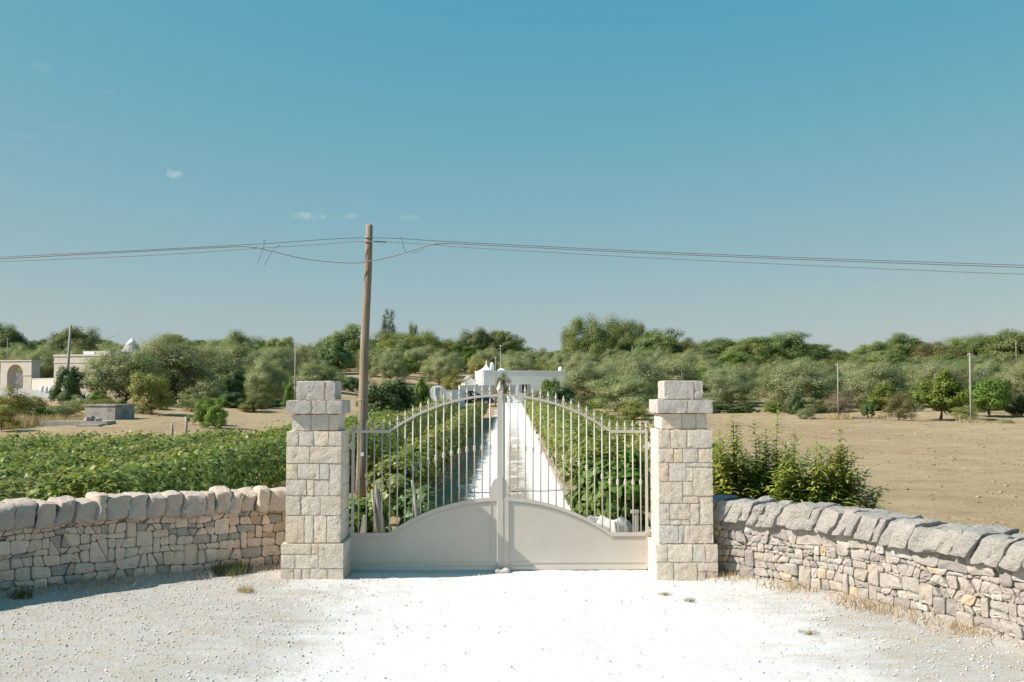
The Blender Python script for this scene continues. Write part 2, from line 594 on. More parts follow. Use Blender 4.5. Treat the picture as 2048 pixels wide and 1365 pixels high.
xs = np.unique(np.concatenate([np.linspace(-2500, -160, 14), np.linspace(-160, 160, 129), np.linspace(160, 2500, 14)]))
ys = np.unique(np.concatenate([np.linspace(-200, -16, 6), np.linspace(-16, 90, 107), np.linspace(90, 420, 90), np.linspace(420, 5000, 14)]))
X, Y = np.meshgrid(xs, ys)
rg = np.random.default_rng(3)
Z = zt(X, Y)
far = np.clip((Y - 14) / 20, 0, 1)
Z = Z + far * .08 * (np.sin(X * .37 + Y * .21) + np.sin(X * .13 - Y * .33)) - .045
ground = sheet('ground', X, Y, Z, M['ground'])
ground['kind'] = 'structure'

# ------------------------------------------------------------------ wall paths (front face line, in plan)
LEFT_PATH = [(-2.60, .30), (-3.19, .10), (-3.85, -.22), (-4.79, -.78), (-5.45, -1.30), (-6.10, -1.95), (-6.8, -3.1), (-7.2, -4.6), (-7.35, -6.4)]
RIGHT_PATH = [(2.60, -.30), (2.86, -.52), (3.25, -.90), (3.88, -1.70), (4.45, -2.95), (5.0, -4.15), (5.45, -5.4), (5.75, -6.9), (5.9, -8.4)]


def resample(path, step=.04):
    P = [Vector((p[0], p[1])) for p in path]
    out = []
    n = len(P)
    for i in range(n - 1):
        p0 = P[max(i - 1, 0)]; p1 = P[i]; p2 = P[i + 1]; p3 = P[min(i + 2, n - 1)]
        for k in range(24):
            t = k / 24
            out.append(.5 * ((2 * p1) + (p2 - p0) * t + (2 * p0 - 5 * p1 + 4 * p2 - p3) * t * t + (3 * p1 - p0 - 3 * p2 + p3) * t ** 3))
    out.append(P[-1])
    s = [0.0]
    for i in range(1, len(out)):
        s.append(s[-1] + (out[i] - out[i - 1]).length)
    A = np.array([[p.x, p.y] for p in out]); S = np.array(s)
    return S, A


class Path:
    def __init__(s, path, side):
        s.S, s.A = resample(path)
        s.L = s.S[-1]
        s.side = side

    def p(s, u):
        return Vector((float(np.interp(u, s.S, s.A[:, 0])), float(np.interp(u, s.S, s.A[:, 1]))))

    def frame(s, u):
        a = s.p(max(0, u - .05)); b = s.p(min(s.L, u + .05))
        t = (b - a).normalized()
        nn = Vector((-t.y, t.x)) * s.side          # outward, to the yard
        return s.p(u), t, nn

    def w(s, u, dep, z):
        """u along, dep outward towards the yard, z up"""
        p, t, nn = s.frame(u)
        q = p + nn * dep
        return Vector((q.x, q.y, z))


PL = Path(LEFT_PATH, 1)
PR = Path(RIGHT_PATH, -1)
if PL.frame(2)[2].y > 0: PL.side *= -1
if PR.frame(2)[2].y > 0: PR.side *= -1


def wall_y(x):
    """front face line of the two walls and the gate as y(x)"""
    lx = PL.A[:, 0][::-1]; ly = PL.A[:, 1][::-1]
    return np.where(x < -2.6, np.interp(x, lx, ly), np.where(x > 2.6, np.interp(x, PR.A[:, 0], PR.A[:, 1]), .35))


# gravel yard
g = NB('white_limestone_gravel')
pos = g.geo()
sx = g.n('ShaderNodeSeparateXYZ'); g.l(pos, sx.inputs[0])
n_big = g.noise(.55, 5, .6)
n_mid = g.noise(2.6, 5, .65, stretch=(.7, 1.6, 1))
n_fine = g.noise(26, 5, .75)
n_spk = g.noise(60, 3, .6)
# compacted white core along the line of travel, greyer loose gravel with dirt beside it
xl = g.math('ABSOLUTE', g.math('ADD', sx.outputs[0], g.math('MULTIPLY_ADD', sx.outputs[1], .0)))
xc = g.math('SUBTRACT', sx.outputs[0], .7)
xa = g.math('ABSOLUTE', xc)
edge = g.math('ADD', xa, g.math('MULTIPLY', g.math('SUBTRACT', n_big, .5), 4.0))
edge = g.math('ADD', edge, g.math('MULTIPLY', g.math('SUBTRACT', n_mid, .5), 1.6))
core = g.n('ShaderNodeMapRange'); core.interpolation_type = 'SMOOTHSTEP'
core.inputs[1].default_value = 3.5; core.inputs[2].default_value = 1.6
g.l(edge, core.inputs[0])
white = g.mix(g.ramp(n_fine, [(.32, 0.), (.6, 1.)]), (.585, .57, .545), (.685, .675, .66))
grey = g.mix(g.ramp(n_fine, [(.35, 0.), (.65, 1.)]), (.36, .34, .315), (.46, .44, .415))
dirt = g.mix(g.ramp(n_mid, [(.45, 0.), (.7, 1.)]), grey, (.39, .335, .27))
c = g.mix(core.outputs[0], dirt, white)
c = g.mix(g.math('MULTIPLY', g.ramp(n_mid, [(.60, 0.), (.75, 1.)]), .30), c, (.44, .39, .33))
c = g.mix(1.0, c, g.ramp(n_spk, [(.28, .72), (.5, 1.0)]), 'MULTIPLY')
g.color(c)
g.bump(g.math('ADD', n_fine, g.math('MULTIPLY', n_spk, .7)), .55, .02)
g.rough(.95, .1)
M['gravel'] = g.m

gx = np.arange(-11, 11.01, .09); gy = np.arange(-17, .45, .09)
X, Y = np.meshgrid(gx, gy)
rr = np.random.default_rng(5)
Z = .012 * np.sin(X * 1.9 + .7 * np.sin(Y * 1.3)) + .010 * np.sin(Y * 2.7 + X * .8) + rr.normal(0, .0035, X.shape)
# wheel ruts and a bank of loose gravel below the walls
dw = wall_y(X) - Y
Z += .05 * np.exp(-(dw / .5) ** 2) * (np.abs(X) > 2.2)
Z -= .012 * np.exp(-((np.abs(X - .3) - .8) / .28) ** 2)
cx = (gx[:-1] + gx[1:]) / 2; cy = (gy[:-1] + gy[1:]) / 2
CX, CY = np.meshgrid(cx, cy)
yard = sheet('gravel_yard', X, Y, Z - .005, M['gravel'], keep=(CY < wall_y(CX) + .15))
yard['kind'] = 'structure'

# drive
def road_x(y):
    return .25 + .0095 * y


M['drive'] = None
g = NB('white_drive_gravel')
pos = g.geo()
sx = g.n('ShaderNodeSeparateXYZ'); g.l(pos, sx.inputs[0])
n_mid = g.noise(1.4, 5, .7, stretch=(1, .45, 1))
n_fine = g.noise(22, 5, .7)
off = g.math('SUBTRACT', g.math('SUBTRACT', sx.outputs[0], g.math('MULTIPLY', sx.outputs[1], .0095)), .33)
mid = g.math('ABSOLUTE', off)
crown = g.n('ShaderNodeMapRange'); crown.interpolation_type = 'SMOOTHSTEP'
crown.inputs[1].default_value = .42; crown.inputs[2].default_value = .12
g.l(mid, crown.inputs[0])
side = g.n('ShaderNodeMapRange'); side.interpolation_type = 'SMOOTHSTEP'
side.inputs[1].default_value = .95; side.inputs[2].default_value = 1.35
g.l(mid, side.inputs[0])
fade = g.n('ShaderNodeMapRange')
fade.inputs[1].default_value = 62; fade.inputs[2].default_value = 22
g.l(sx.outputs[1], fade.inputs[0])
white = g.mix(g.ramp(n_fine, [(.3, 0.), (.6, 1.)]), (.60, .57, .53), (.72, .70, .67))
patch = g.ramp(n_mid, [(.38, 0.), (.52, 1.)])
k1 = g.math('MULTIPLY', g.math('MULTIPLY', crown.outputs[0], patch), fade.outputs[0])
k2 = g.math('MULTIPLY', side.outputs[0], g.ramp(n_mid, [(.36, 0.), (.5, 1.)]))
c = g.mix(g.math('MAXIMUM', g.math('MULTIPLY', k1, .9), k2), white, (.25, .205, .145))
g.color(c)
g.bump(n_fine, .5, .02)
g.rough(.95, .1)
M['drive'] = g.m
yy = np.concatenate([np.arange(.30, 30, .4), np.arange(30, 113, 1.5)])
tt = np.linspace(-1.35, 1.45, 12)
T, Y = np.meshgrid(tt, yy)
X = road_x(Y) + T + .08 * np.sin(Y * .9) * (np.abs(T) > 1.2)
Z = zt(X, Y) - .008 - .02 * (np.abs(T) > 1.3) - .015 * np.exp(-((np.abs(T - .05) - .7) / .22) ** 2)
Z += np.clip((Y - 14) / 20, 0, 1) * .08 * (np.sin(X * .37 + Y * .21) + np.sin(X * .13 - Y * .33)) * 1.0
drive = sheet('drive', X, Y, Z, M['drive'])
drive['kind'] = 'structure'

# ------------------------------------------------------------------ dry stone walls
def clip_poly(poly, a, b, c):
    """keep a*x+b*y<=c"""
    out = []
    n = len(poly)
    for i in range(n):
        p = poly[i]; q = poly[(i + 1) % n]
        dp = a * p[0] + b * p[1] - c; dq = a * q[0] + b * q[1] - c
        if dp <= 0:
            out.append(p)
        if (dp < 0) != (dq < 0) and abs(dp - dq) > 1e-12:
            t = dp / (dp - dq)
            out.append((p[0] + (q[0] - p[0]) * t, p[1] + (q[1] - p[1]) * t))
    return out


def stone_cells(L, H, rng):
    """rough courses with wavy beds, leaning joints, tall stones through two courses and split pieces"""
    zs = [-.06]
    while zs[-1] < H - .03:
        st = rng.uniform(.085, .185)
        zs.append(zs[-1] + st * .80)
    if H - zs[-2] < .07:
        zs.pop()
    zs[-1] = H
    nr = len(zs) - 1

    def bed(r, u):
        if r == 0 or r == nr:
            return zs[r]
        return zs[r] + .050 * mnoise.noise(Vector((u * .9, r * 7.3, 1.1))) + .040 * mnoise.noise(Vector((u * 3.1, r * 5.1, 4.2)))
    cells = []
    blocked = []
    for r in range(nr):
        h = zs[r + 1] - zs[r]
        spans = []
        u = 0.0
        for (a, b) in sorted(blocked) + [(L, L)]:
            if a - u > .05:
                spans.append((u, a))
            u = max(u, b)
        nxt = []
        for (a, b) in spans:
            js = [a]
            while js[-1] < b:
                js.append(js[-1] + max(.085, h * rng.uniform(.65, 2.15)))
            if len(js) > 2 and b - js[-2] < .07:
                js.pop(-2)
            js[-1] = b
            sl = [0 if k in (0, len(js) - 1) else rng.uniform(-.034, .034) for k in range(len(js))]
            for k in range(len(js) - 1):
                u0, u1 = js[k], js[k + 1]
                tall = r < nr - 1 and rng.random() < .13 and u1 - u0 < .3 and zs[r + 2] - zs[r] < .31
                rt = r + 2 if tall else r + 1
                if tall:
                    s0 = s1 = 0.0
                    nxt.append((u0, u1))
                    sl[k] = sl[k + 1] = 0.0
                s0, s1 = sl[k], sl[k + 1]
                poly = []
                n = 3
                for i in range(n + 1):
                    uu = u0 - s0 + (u1 - s1 - u0 + s0) * i / n
                    poly.append((uu, bed(r, uu)))
                for i in range(n + 1):
                    uu = u1 + s1 + (u0 + s0 - u1 - s1) * i / n
                    poly.append((uu, bed(rt, uu)))
                w = u1 - u0; hh = zs[rt] - zs[r]
                t = rng.random()
                c = ((u0 + u1) / 2, (zs[r] + zs[rt]) / 2)
                if (w > .17 and t < .20) or hh > .22 and t < .35:
                    if hh > .15 and rng.random() < .6:
                        an = rng.uniform(-.4, .4); off = rng.uniform(-.2, .25) * hh
                        a_, b_ = -math.sin(an), math.cos(an)
                    else:
                        an = rng.uniform(.9, 2.2); off = rng.uniform(-.2, .2) * w
                        a_, b_ = math.sin(an), math.cos(an)
                    cc = a_ * c[0] + b_ * c[1] + off
                    for q in (clip_poly(poly, a_, b_, cc), clip_poly(poly, -a_, -b_, -cc)):
                        if len(q) > 2:
                            cells.append(q)
                else:
                    cells.append(poly)
        blocked = nxt
    good = []
    for poly in cells:
        A = 0.5 * sum(poly[k][0] * poly[(k + 1) % len(poly)][1] - poly[(k + 1) % len(poly)][0] * poly[k][1] for k in range(len(poly)))
        if abs(A) > .0016:
            good.append(poly)
    return good


def stone_mesh(poly, path, rng, seed):
    """one stone: polygon in (u,z) mapped onto the wall face; local to its own centre"""
    n0 = len(poly)
    c = (sum(p[0] for p in poly) / n0, sum(p[1] for p in poly) / n0)
    gap = rng.uniform(.0008, .0026)
    # drop very short edges, then cut corners
    pts = []
    for k in range(n0):
        p = poly[k]; q = poly[(k + 1) % n0]
        if math.hypot(q[0] - p[0], q[1] - p[1]) > .02:
            pts.append(p)
    if len(pts) < 3:
        pts = poly
    out = []
    m = len(pts)
    for k in range(m):
        p = pts[k]; q = pts[(k + 1) % m]
        ln = math.hypot(q[0] - p[0], q[1] - p[1])
        cut = min(.026, ln * .28)
        t = cut / ln
        out.append((p[0] + (q[0] - p[0]) * t, p[1] + (q[1] - p[1]) * t))
        out.append((q[0] + (p[0] - q[0]) * t, q[1] + (p[1] - q[1]) * t))
    rings = []
    tilt = (rng.uniform(-.05, .05), rng.uniform(-.07, .07))
    proud = rng.uniform(-.016, .016)
    def ring(scale_off, dep, amp):
        r_ = []
        for (u, z) in out:
            dx = u - c[0]; dz = z - c[1]
            ln = math.hypot(dx, dz) + 1e-9
            k = max(.2, (ln - scale_off) / ln)
            uu = c[0] + dx * k; zz = c[1] + dz * k
            uu += .008 * nz((uu, zz, 0), 16, seed); zz += .008 * nz((uu, zz, 3), 16, seed)
            d = dep + amp * nz((uu, zz, 1), 9, seed) + proud + tilt[0] * dx + tilt[1] * dz
            r_.append((uu, d, zz))
        return r_
    rings.append(ring(gap, -.13, 0))
    rings.append(ring(gap, -.012, .004))
    rings.append(ring(gap + .004, .002, .012))
    rings.append(ring(gap + .034, .006, .030))
    V = [v for r_ in rings for v in r_]
    N = len(out)
    F = []
    for k in range(len(rings) - 1):
        for i in range(N):
            F.append((k * N + i, k * N + (i + 1) % N, (k + 1) * N + (i + 1) % N, (k + 1) * N + i))
    V.append((c[0], .012 + proud + .010 * nz((c[0], c[1], 1), 9, seed), c[1]))
    top = len(V) - 1
    for i in range(N):
        F.append(((len(rings) - 1) * N + i, (len(rings) - 1) * N + (i + 1) % N, top))
    W = [path.w(v[0], v[1], v[2]) for v in V]
    o = path.w(c[0], 0, c[1])
    return [w - o for w in W], F, o, c


def build_wall(root, path, H, rng, matfun, u0=.0):
    cells = stone_cells(path.L, H, rng)
    print('stones', len(cells))
    k = 0
    for poly in cells:
        if min(p[0] for p in poly) < u0:
            continue
        V, F, o, c = stone_mesh(poly, path, rng, k * .37)
        m = pyd('stone', V, F, True)
        bm = bmesh.new(); bm.from_mesh(m); bmesh.ops.recalc_face_normals(bm, faces=bm.faces); bm.to_mesh(m); bm.free()
        m.shade_smooth()
        m.set_sharp_from_angle(angle=R(11))
        obj('stone', m, root, o, matfun(c[0], c[1], rng))
        k += 1
    # rubble fill behind the face stones
    us = np.arange(0, path.L + .01, .15)
    V = []; F = []
    for u in us:
        for (d, z) in ((-.035, -.08), (-.035, H + .03), (-.42, H + .03), (-.46, -.08)):
            V.append(path.w(float(u), d, z))
    for i in range(len(us) - 1):
        for q in range(4):
            F.append((i * 4 + q, i * 4 + (q + 1) % 4, (i + 1) * 4 + (q + 1) % 4, (i + 1) * 4 + q))
    F.append((0, 1, 2, 3)); e = (len(us) - 1) * 4; F.append((e, e + 3, e + 2, e + 1))
    mb = MB(); mb.add(V, F)
    mb.build('rubble_fill', M['core'], root)
    return k


def build_coping(root, path, H, rng, wr, slant, h0, u0, mat, rnd_=.03):
    u = u0
    k = 0
    while u < path.L - .1:
        w = rng.uniform(*wr)
        h = h0 * rng.uniform(.92, 1.12)
        d = rng.uniform(.56, .64)
        sl = slant + rng.uniform(-.12, .12)
        lean = rng.uniform(-.05, .08)
        seed = 50 + k * 1.7
        uc = u + w / 2
        taper = rng.uniform(.0, .14)
        over = rng.uniform(.015, .06)
        drop = rng.uniform(0, .035)

        def shape(p, w=w, h=h, d=d, sl=sl, uc=uc, seed=seed, taper=taper, over=over, drop=drop, lean=lean):
            # local x along the wall, y outward, z up
            zz = p.z / h + .5
            x = p.x * (1 - taper * zz) + (zz - .5) * h * sl
            y = p.y * (1 - .10 * max(0, zz)) + lean * p.z
            # front lip sags a little towards the yard, the top is weathered round
            z = p.z - .10 * max(0, abs(p.y) / d - .28) ** 1.5 * (1 if zz > .5 else .2)
            q = Vector((x, y, z))
            q += Vector((nz(q, 4, seed), nz(q, 4, seed + 2), nz(q, 4, seed + 4))) * .034
            q += Vector((nz(q, 12, seed), nz(q, 12, seed + 2), nz(q, 12, seed + 4))) * .015
            return path.w(uc + q.x, q.y - .23 + over, H + h / 2 + q.z - .012 - drop)
        V, F = rough_box(w + .016, d, h, 6, 9, 7, rnd_, .020, seed, 8.0, shape)
        o = path.w(uc, -.23, H)
        m = pyd('coping_stone', [v - o for v in V], F, True)
        bm = bmesh.new(); bm.from_mesh(m); bmesh.ops.recalc_face_normals(bm, faces=bm.faces); bm.to_mesh(m); bm.free()
        m.shade_smooth()
        m.set_sharp_from_angle(angle=R(33))
        obj('coping_stone', m, root, o, mat)
        u += w
        k += 1


rng = random.Random(11)
wl = thing('dry_stone_wall', 'shaded dry stone wall with grey coping curving left from the gate in front of the vines', 'stone wall', PL.w(2, 0, 0))
wl_inv = -wl.location
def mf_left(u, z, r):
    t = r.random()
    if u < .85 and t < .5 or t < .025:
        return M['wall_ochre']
    return M['wall_shade_lift'] if t < .85 else M['wall_sun_toned']
holdL = wl
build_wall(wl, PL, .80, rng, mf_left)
build_coping(wl, PL, .80, rng, (.12, .29), -.14, .30, .18, M['coping_shade_lift'], .045)
wr_ = thing('dry_stone_wall', 'sunlit pale dry stone wall with slanted grey coping curving right beside the dry field', 'stone wall', PR.w(2, 0, 0))
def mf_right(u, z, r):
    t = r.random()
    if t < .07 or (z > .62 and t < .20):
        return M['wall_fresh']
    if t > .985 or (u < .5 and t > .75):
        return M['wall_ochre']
    return M['wall_sun_toned'] if t < .80 else M['wall_grey']
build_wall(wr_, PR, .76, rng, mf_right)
build_coping(wr_, PR, .76, rng, (.12, .25), .55, .28, .12, M['coping'])
for w_ in (wl, wr_):
    for ch in w_.children:
        ch.location = ch.location - w_.location

# ------------------------------------------------------------------ gate pillars
def grid_rects(s):
    return s


K = 467.0
left_rects = []   # (x0,x1,y0,y1) crop pixels of the front face, layer name
L_BOT = 1295
left_spec = {
    'plinth': (65, 440, [(65, 143, 1228, 1300), (145, 190, 1228, 1300), (192, 240, 1228, 1300), (242, 343, 1228, 1300), (345, 440, 1228, 1300),
                         (65, 150, 1143, 1226), (152, 288, 1143, 1226), (290, 440, 1083, 1226), (65, 247, 1080, 1141), (249, 288, 1080, 1141)]),
    'body': (103, 430, [(103, 214, 915, 1078), (216, 269, 915, 1078), (271, 345, 915, 1078), (347, 430, 915, 1078),
                        (103, 190, 797, 913), (192, 307, 797, 913), (309, 430, 797, 913),
                        (103, 225, 700, 795), (227, 269, 700, 795), (271, 358, 700, 795), (360, 430, 608, 795),
                        (103, 171, 604, 698), (173, 301, 604, 698), (303, 358, 604, 698),
                        (103, 241, 500, 602), (243, 430, 500, 602),
                        (103, 175, 410, 498), (177, 264, 410, 498), (266, 352, 410, 498), (354, 430, 410, 498)]),
    'neck': (132, 405, [(132, 245, 308, 408), (247, 352, 308, 408), (354, 405, 308, 408)]),
    'cornice': (100, 433, [(100, 250, 224, 306), (252, 338, 224, 306), (340, 433, 224, 306)]),
    'cap': (150, 388, [(150, 322, 108, 222), (324, 388, 108, 222)]),
}
R_BOT = 1306
right_spec = {
    'plinth': (987, 1371, [(987, 1095, 1205, 1336), (1097, 1240, 1205, 1336), (1242, 1292, 1263, 1336), (1294, 1371, 1263, 1336), (1242, 1371, 1205, 1261),
                           (987, 1060, 1100, 1203), (1062, 1212, 1100, 1203), (1214, 1292, 1100, 1203), (1294, 1371, 1100, 1203)]),
    'body': (1008, 1347, [(1008, 1130, 985, 1098), (1132, 1165, 985, 1098), (1167, 1347, 985, 1098),
                          (1008, 1075, 857, 983), (1077, 1202, 857, 953), (1077, 1202, 955, 983), (1204, 1258, 857, 983), (1260, 1347, 819, 983),
                          (1008, 1158, 725, 855), (1160, 1222, 725, 811), (1160, 1258, 813, 855), (1224, 1347, 640, 811), (1260, 1347, 812, 818),
                          (1008, 1070, 612, 723), (1072, 1180, 612, 723), (1182, 1222, 640, 723), (1182, 1347, 612, 638),
                          (1008, 1102, 525, 610), (1104, 1160, 525, 610), (1162, 1255, 525, 610), (1257, 1347, 525, 610),
                          (1008, 1085, 412, 523), (1087, 1186, 412, 523), (1188, 1347, 412, 523)]),
    'neck': (1036, 1319, [(1036, 1160, 316, 410), (1162, 1248, 316, 410), (1250, 1319, 316, 410)]),
    'cornice': (1008, 1350, [(1008, 1190, 230, 314), (1192, 1350, 230, 314)]),
    'cap': (1060, 1297, [(1060, 1240, 116, 228), (1242, 1297, 116, 228)]),
}
# half widths of each layer, metres
HALF = {'plinth': .402, 'body': .356, 'neck': .300, 'cornice': .362, 'cap': .255}
PYC = -.36    # pillar centre in depth


def pillar(label, cxp, spec, bot, seed, inner):
    root = thing('gate_pillar', label, 'pillar', (cxp, PYC, 0))
    r = random.Random(seed)
    cores = MB()
    k = 0
    for layer, (X0, X1, rects) in spec.items():
        hw = HALF[layer]
        mid = (X0 + X1) / 2
        fx = 2 * hw / (X1 - X0)
        mat = M['pillar_cap'] if layer in ('cap', 'cornice') else M['pillar']
        zlo = 1e9; zhi = -1e9
        dep = .17
        for (x0, x1, y0, y1) in rects:
            xa = (x0 - mid) * fx; xb = (x1 - mid) * fx
            za = (bot - y1) / K; zb = (bot - y0) / K
            zlo = min(zlo, za); zhi = max(zhi, zb)
            w = xb - xa; h = zb - za
            if h < .03:
                continue
            pr = r.uniform(0, .008)
            nxn = max(3, int(w / .034)); nzn = max(3, int(h / .034))
            V, F = rough_box(w - .006, dep + pr, h - .006, nxn, 2, nzn, .006, .0095, seed + k * 1.3, 21)
            m = pyd('block', V, F, True)
            m.shade_smooth(); m.set_sharp_from_angle(angle=R(50))
            obj('block', m, root, ((xa + xb) / 2, -hw + (dep - pr) / 2, (za + zb) / 2), mat)
            k += 1
        # courses on the side faces and at the back
        ys_ = sorted({(bot - b) / K for (_, _, _, b) in rects if _ is not None} | {zhi})
        courses = []
        z = zlo
        cuts = [z]
        while z < zhi - .02:
            step = r.uniform(.15, .24)
            z = z + step
            if zhi - z < .12:
                z = zhi
            cuts.append(z)
        if layer in ('neck', 'cornice', 'cap'):
            cuts = [zlo, zhi]
        for c0, c1 in zip(cuts[:-1], cuts[1:]):
            for sx_ in (-1, 1):
                y0 = -hw + dep + .004
                y1 = hw
                nb = 1 if layer == 'cap' else 2
                split = y0 + (y1 - y0) * r.uniform(.35, .65)
                segs = [(y0, split - .003), (split + .003, y1)] if nb == 2 else [(y0, y1)]
                for (a, b) in segs:
                    w = b - a; h = c1 - c0
                    V, F = rough_box(dep, w, h - .006, 2, max(3, int(w / .05)), max(3, int(h / .045)), .006, .009, seed + 40 + k * 1.3, 21)
                    m = pyd('block', V, F, True); m.shade_smooth(); m.set_sharp_from_angle(angle=R(50))
                    obj('block', m, root, (sx_ * (hw - dep / 2), (a + b) / 2, (c0 + c1) / 2), mat)
                    k += 1
        e = .007
        cores.box(-hw + e, hw - e, -hw + e, hw - e, zlo + .003, zhi - .004 - .006 * (layer == 'cap'))
    cores.build('mortar', M['mortar'], root)
    # capstone lid over the joints
    V, F = rough_box(2 * HALF['cap'] - .03, 2 * HALF['cap'] - .03, .03, 6, 6, 1, .008, .006, seed, 9)
    m = pyd('cap_bed', V, F, True)
    obj('cap_bed', m, root, (0, 0, zhi - .012), M['pillar_cap'])
    return root


pillar('hewn limestone gate pillar beside the wooden pole, joined to the shaded wall', -2.402, left_spec, L_BOT, 3, 1)
pillar('hewn limestone gate pillar in front of the peach bushes, joined to the sunlit wall', 2.402, right_spec, R_BOT, 23, -1)

# ------------------------------------------------------------------ gate leaves
GY = -.10
ZS, ZC = .49, .965          # panel top at the sides and at the middle
TS, TC = 1.865, 2.355       # top rail
XB = 1.50
def arc(x, lo, hi):
    x = abs(x)
    if x >= XB:
        return lo
    dz = hi - lo
    Rr = (XB * XB + dz * dz) / (2 * dz)
    return hi - Rr + math.sqrt(Rr * Rr - x * x)


def strip(mb, xs_, f0, f1, y0, y1):
    """solid band between two curves f0(x)<f1(x)"""
    V = []; F = []
    for x in xs_:
        V += [(x, y0, f0(x)), (x, y1, f0(x)), (x, y1, f1(x)), (x, y0, f1(x))]
    for i in range(len(xs_) - 1):
        for q in range(4):
            F.append((i * 4 + q, i * 4 + (q + 1) % 4, (i + 1) * 4 + (q + 1) % 4, (i + 1) * 4 + q))
    F.append((0, 1, 2, 3)); e = (len(xs_) - 1) * 4; F.append((e + 3, e + 2, e + 1, e))
    mb.add(V, F)


fin = MB()
fin.lathe([(.0085, 0), (.011, .012), (.007, .022), (.010, .034)], 8)
fin.add([(0, -.006, .03), (.021, 0, .062), (0, .006, .03), (-.021, 0, .062), (0, 0, .135), (0, -.009, .062), (0, .009, .062)],
        [(0, 1, 5), (0, 5, 3), (1, 4, 5), (5, 4, 3), (2, 6, 1), (2, 3, 6), (1, 6, 4), (6, 3, 4), (0, 2, 1), (0, 3, 2)])
for s_ in (-1, 1):
    fin.tube([(s_ * .004, 0, .016), (s_ * .020, 0, .014), (s_ * .031, 0, .024), (s_ * .029, 0, .036)], [.0055, .0055, .005, .003], 6)
FIN = fin.mesh('finial', False)
kn = MB()
kn.lathe([(.009, -.040), (.017, -.034), (.020, -.026), (.017, -.017), (.012, -.012), (.021, -.006), (.0235, 0), (.021, .006), (.012, .012), (.017, .017), (.020, .026), (.017, .034), (.009, .040)], 10)
KN = kn.mesh('knuckle', True)


def leaf(s, label):
    root = thing('gate_leaf', label, 'gate', (0, GY, 0))
    g_ = M['gate']
    xin, xout = (.004, 1.985) if s > 0 else (-.004 - .0, 1.985)
    i0 = .036 if s > 0 else .0355
    def sx_(mb):
        mb.v = [(s * x, y, z) for (x, y, z) in mb.v]
        return mb
    xs_ = [.04 + (1.972 - .04) * i / 60 for i in range(61)] + [XB]
    xs_ = sorted(set(xs_))
    # sheet panel
    m = MB(); strip(m, xs_, lambda x: .045, lambda x: arc(x, ZS, ZC) - .01, -.006, .006)
    panel = sx_(m).build('panel', g_, root)
    # raised border of the panel
    m = MB(); strip(m, xs_, lambda x: arc(x, ZS, ZC) - .030, lambda x: arc(x, ZS, ZC) + .014, -.022, .022)
    sx_(m).build('panel_top_rail', g_, root)
    m = MB(); strip(m, [x for x in xs_ if .12 < x < 1.95], lambda x: arc(x, ZS, ZC) - .066, lambda x: arc(x, ZS, ZC) - .056, -.012, -.004)
    m.box(.118, .128, -.0125, -.004, .115, arc(.12, ZS, ZC) - .056)
    m.box(.118, 1.952, -.013, -.004, .105, .115)
    sx_(m).build('moulding', g_, panel)
    m = MB(); m.box(.036, 1.975, -.020, .020, .012, .058); sx_(m).build('bottom_rail', g_, root)
    # top rail
    m = MB(); strip(m, xs_, lambda x: arc(x, TS, TC) - .018, lambda x: arc(x, TS, TC) + .018, -.014, .014)
    sx_(m).build('top_rail', g_, root)
    # hinge stile
    m = MB(); m.box(1.968, 2.003, -.0175, .0175, .02, TS + .010); sx_(m).build('hinge_stile', g_, root)
    # bars
    n = 18
    for k in range(n):
        x = .135 + .1042 * k
        z0 = arc(x, ZS, ZC) + .005; z1 = arc(x, TS, TC) + .03
        m = MB(); m.lathe([(.0092, 0), (.0092, z1 - z0)], 8)
        b = m.build('bar', g_, root, (s * x, 0, z0), True)
        obj('knuckle', KN, b, (0, 0, (arc(x, ZS, ZC) + arc(x, TS, TC)) / 2 - z0), g_)
        obj('finial', FIN, b, (0, 0, z1 - z0 - .008), g_)
    # hinges
    m = MB(); m.lathe([(.018, -.05), (.018, .05)], 10); m.box(.0, .10, -.022, .012, -.016, .022)
    h = m.mesh('hinge')
    for hz, mt in ((1.675, M['hinge']), (.53, g_)):
        o = obj('hinge', h, root, (s * 2.012, .0, hz), mt)
        if s < 0:
            o.rotation_euler = (0, 0, math.pi)
    # small spike on the stile
    obj('finial', FIN, root, (s * 1.985, 0, TS + .008), g_)
    if s < 0:
        m = MB(); m.box(-.036, .036, -.028, .028, .0, 2.40); m.build('meeting_stile', g_, root)
        m = MB(); m.add([(-.036, -.02, 2.40), (.036, -.02, 2.40), (.036, .02, 2.40), (-.036, .02, 2.40), (-.050, 0, 2.452), (.050, 0, 2.452), (0, -.022, 2.452), (0, .022, 2.452), (0, 0, 2.56)],
                        [(0, 1, 5, 6), (0, 6, 4), (2, 3, 4, 7), (2, 7, 5), (3, 0, 4), (1, 2, 5), (4, 6, 8), (6, 5, 8), (5, 7, 8), (7, 4, 8), (3, 2, 1, 0)])
        m.build('post_finial', g_, root)
    else:
        m = MB(); m.box(.040, .118, -.024, .020, .0, .955); m.box(.040, .070, -.010, .020, .955, 2.33); m.build('meeting_stile', g_, root)
        m = MB(); m.box(.036, .041, -.030, -.020, .02, .95); m.build('cover_strip', g_, root)
    # ogee lock plate above the panel
    pts = []
    for i in range(13):
        t = i / 12
        z = .955 + .285 * t
        x = .155 - .012 * t if t < .05 else .036 + .105 * math.sqrt(max(0, 1 - t ** 2.2)) * (1 - .08 * t)
        pts.append((x, z))
    out = [(.036, .955)] + pts + [(.036, 1.245)]
    m = MB(); m.prism(out, -.017, .017)
    lp = sx_(m).build('lock_plate', g_, root)
    if s > 0:
        m = MB(); m.tube([(.105, -.026, 1.02), (.105, -.016, 1.02)], .011, 12); m.build('keyhole_cover', M['pole_metal'], lp)
    return root


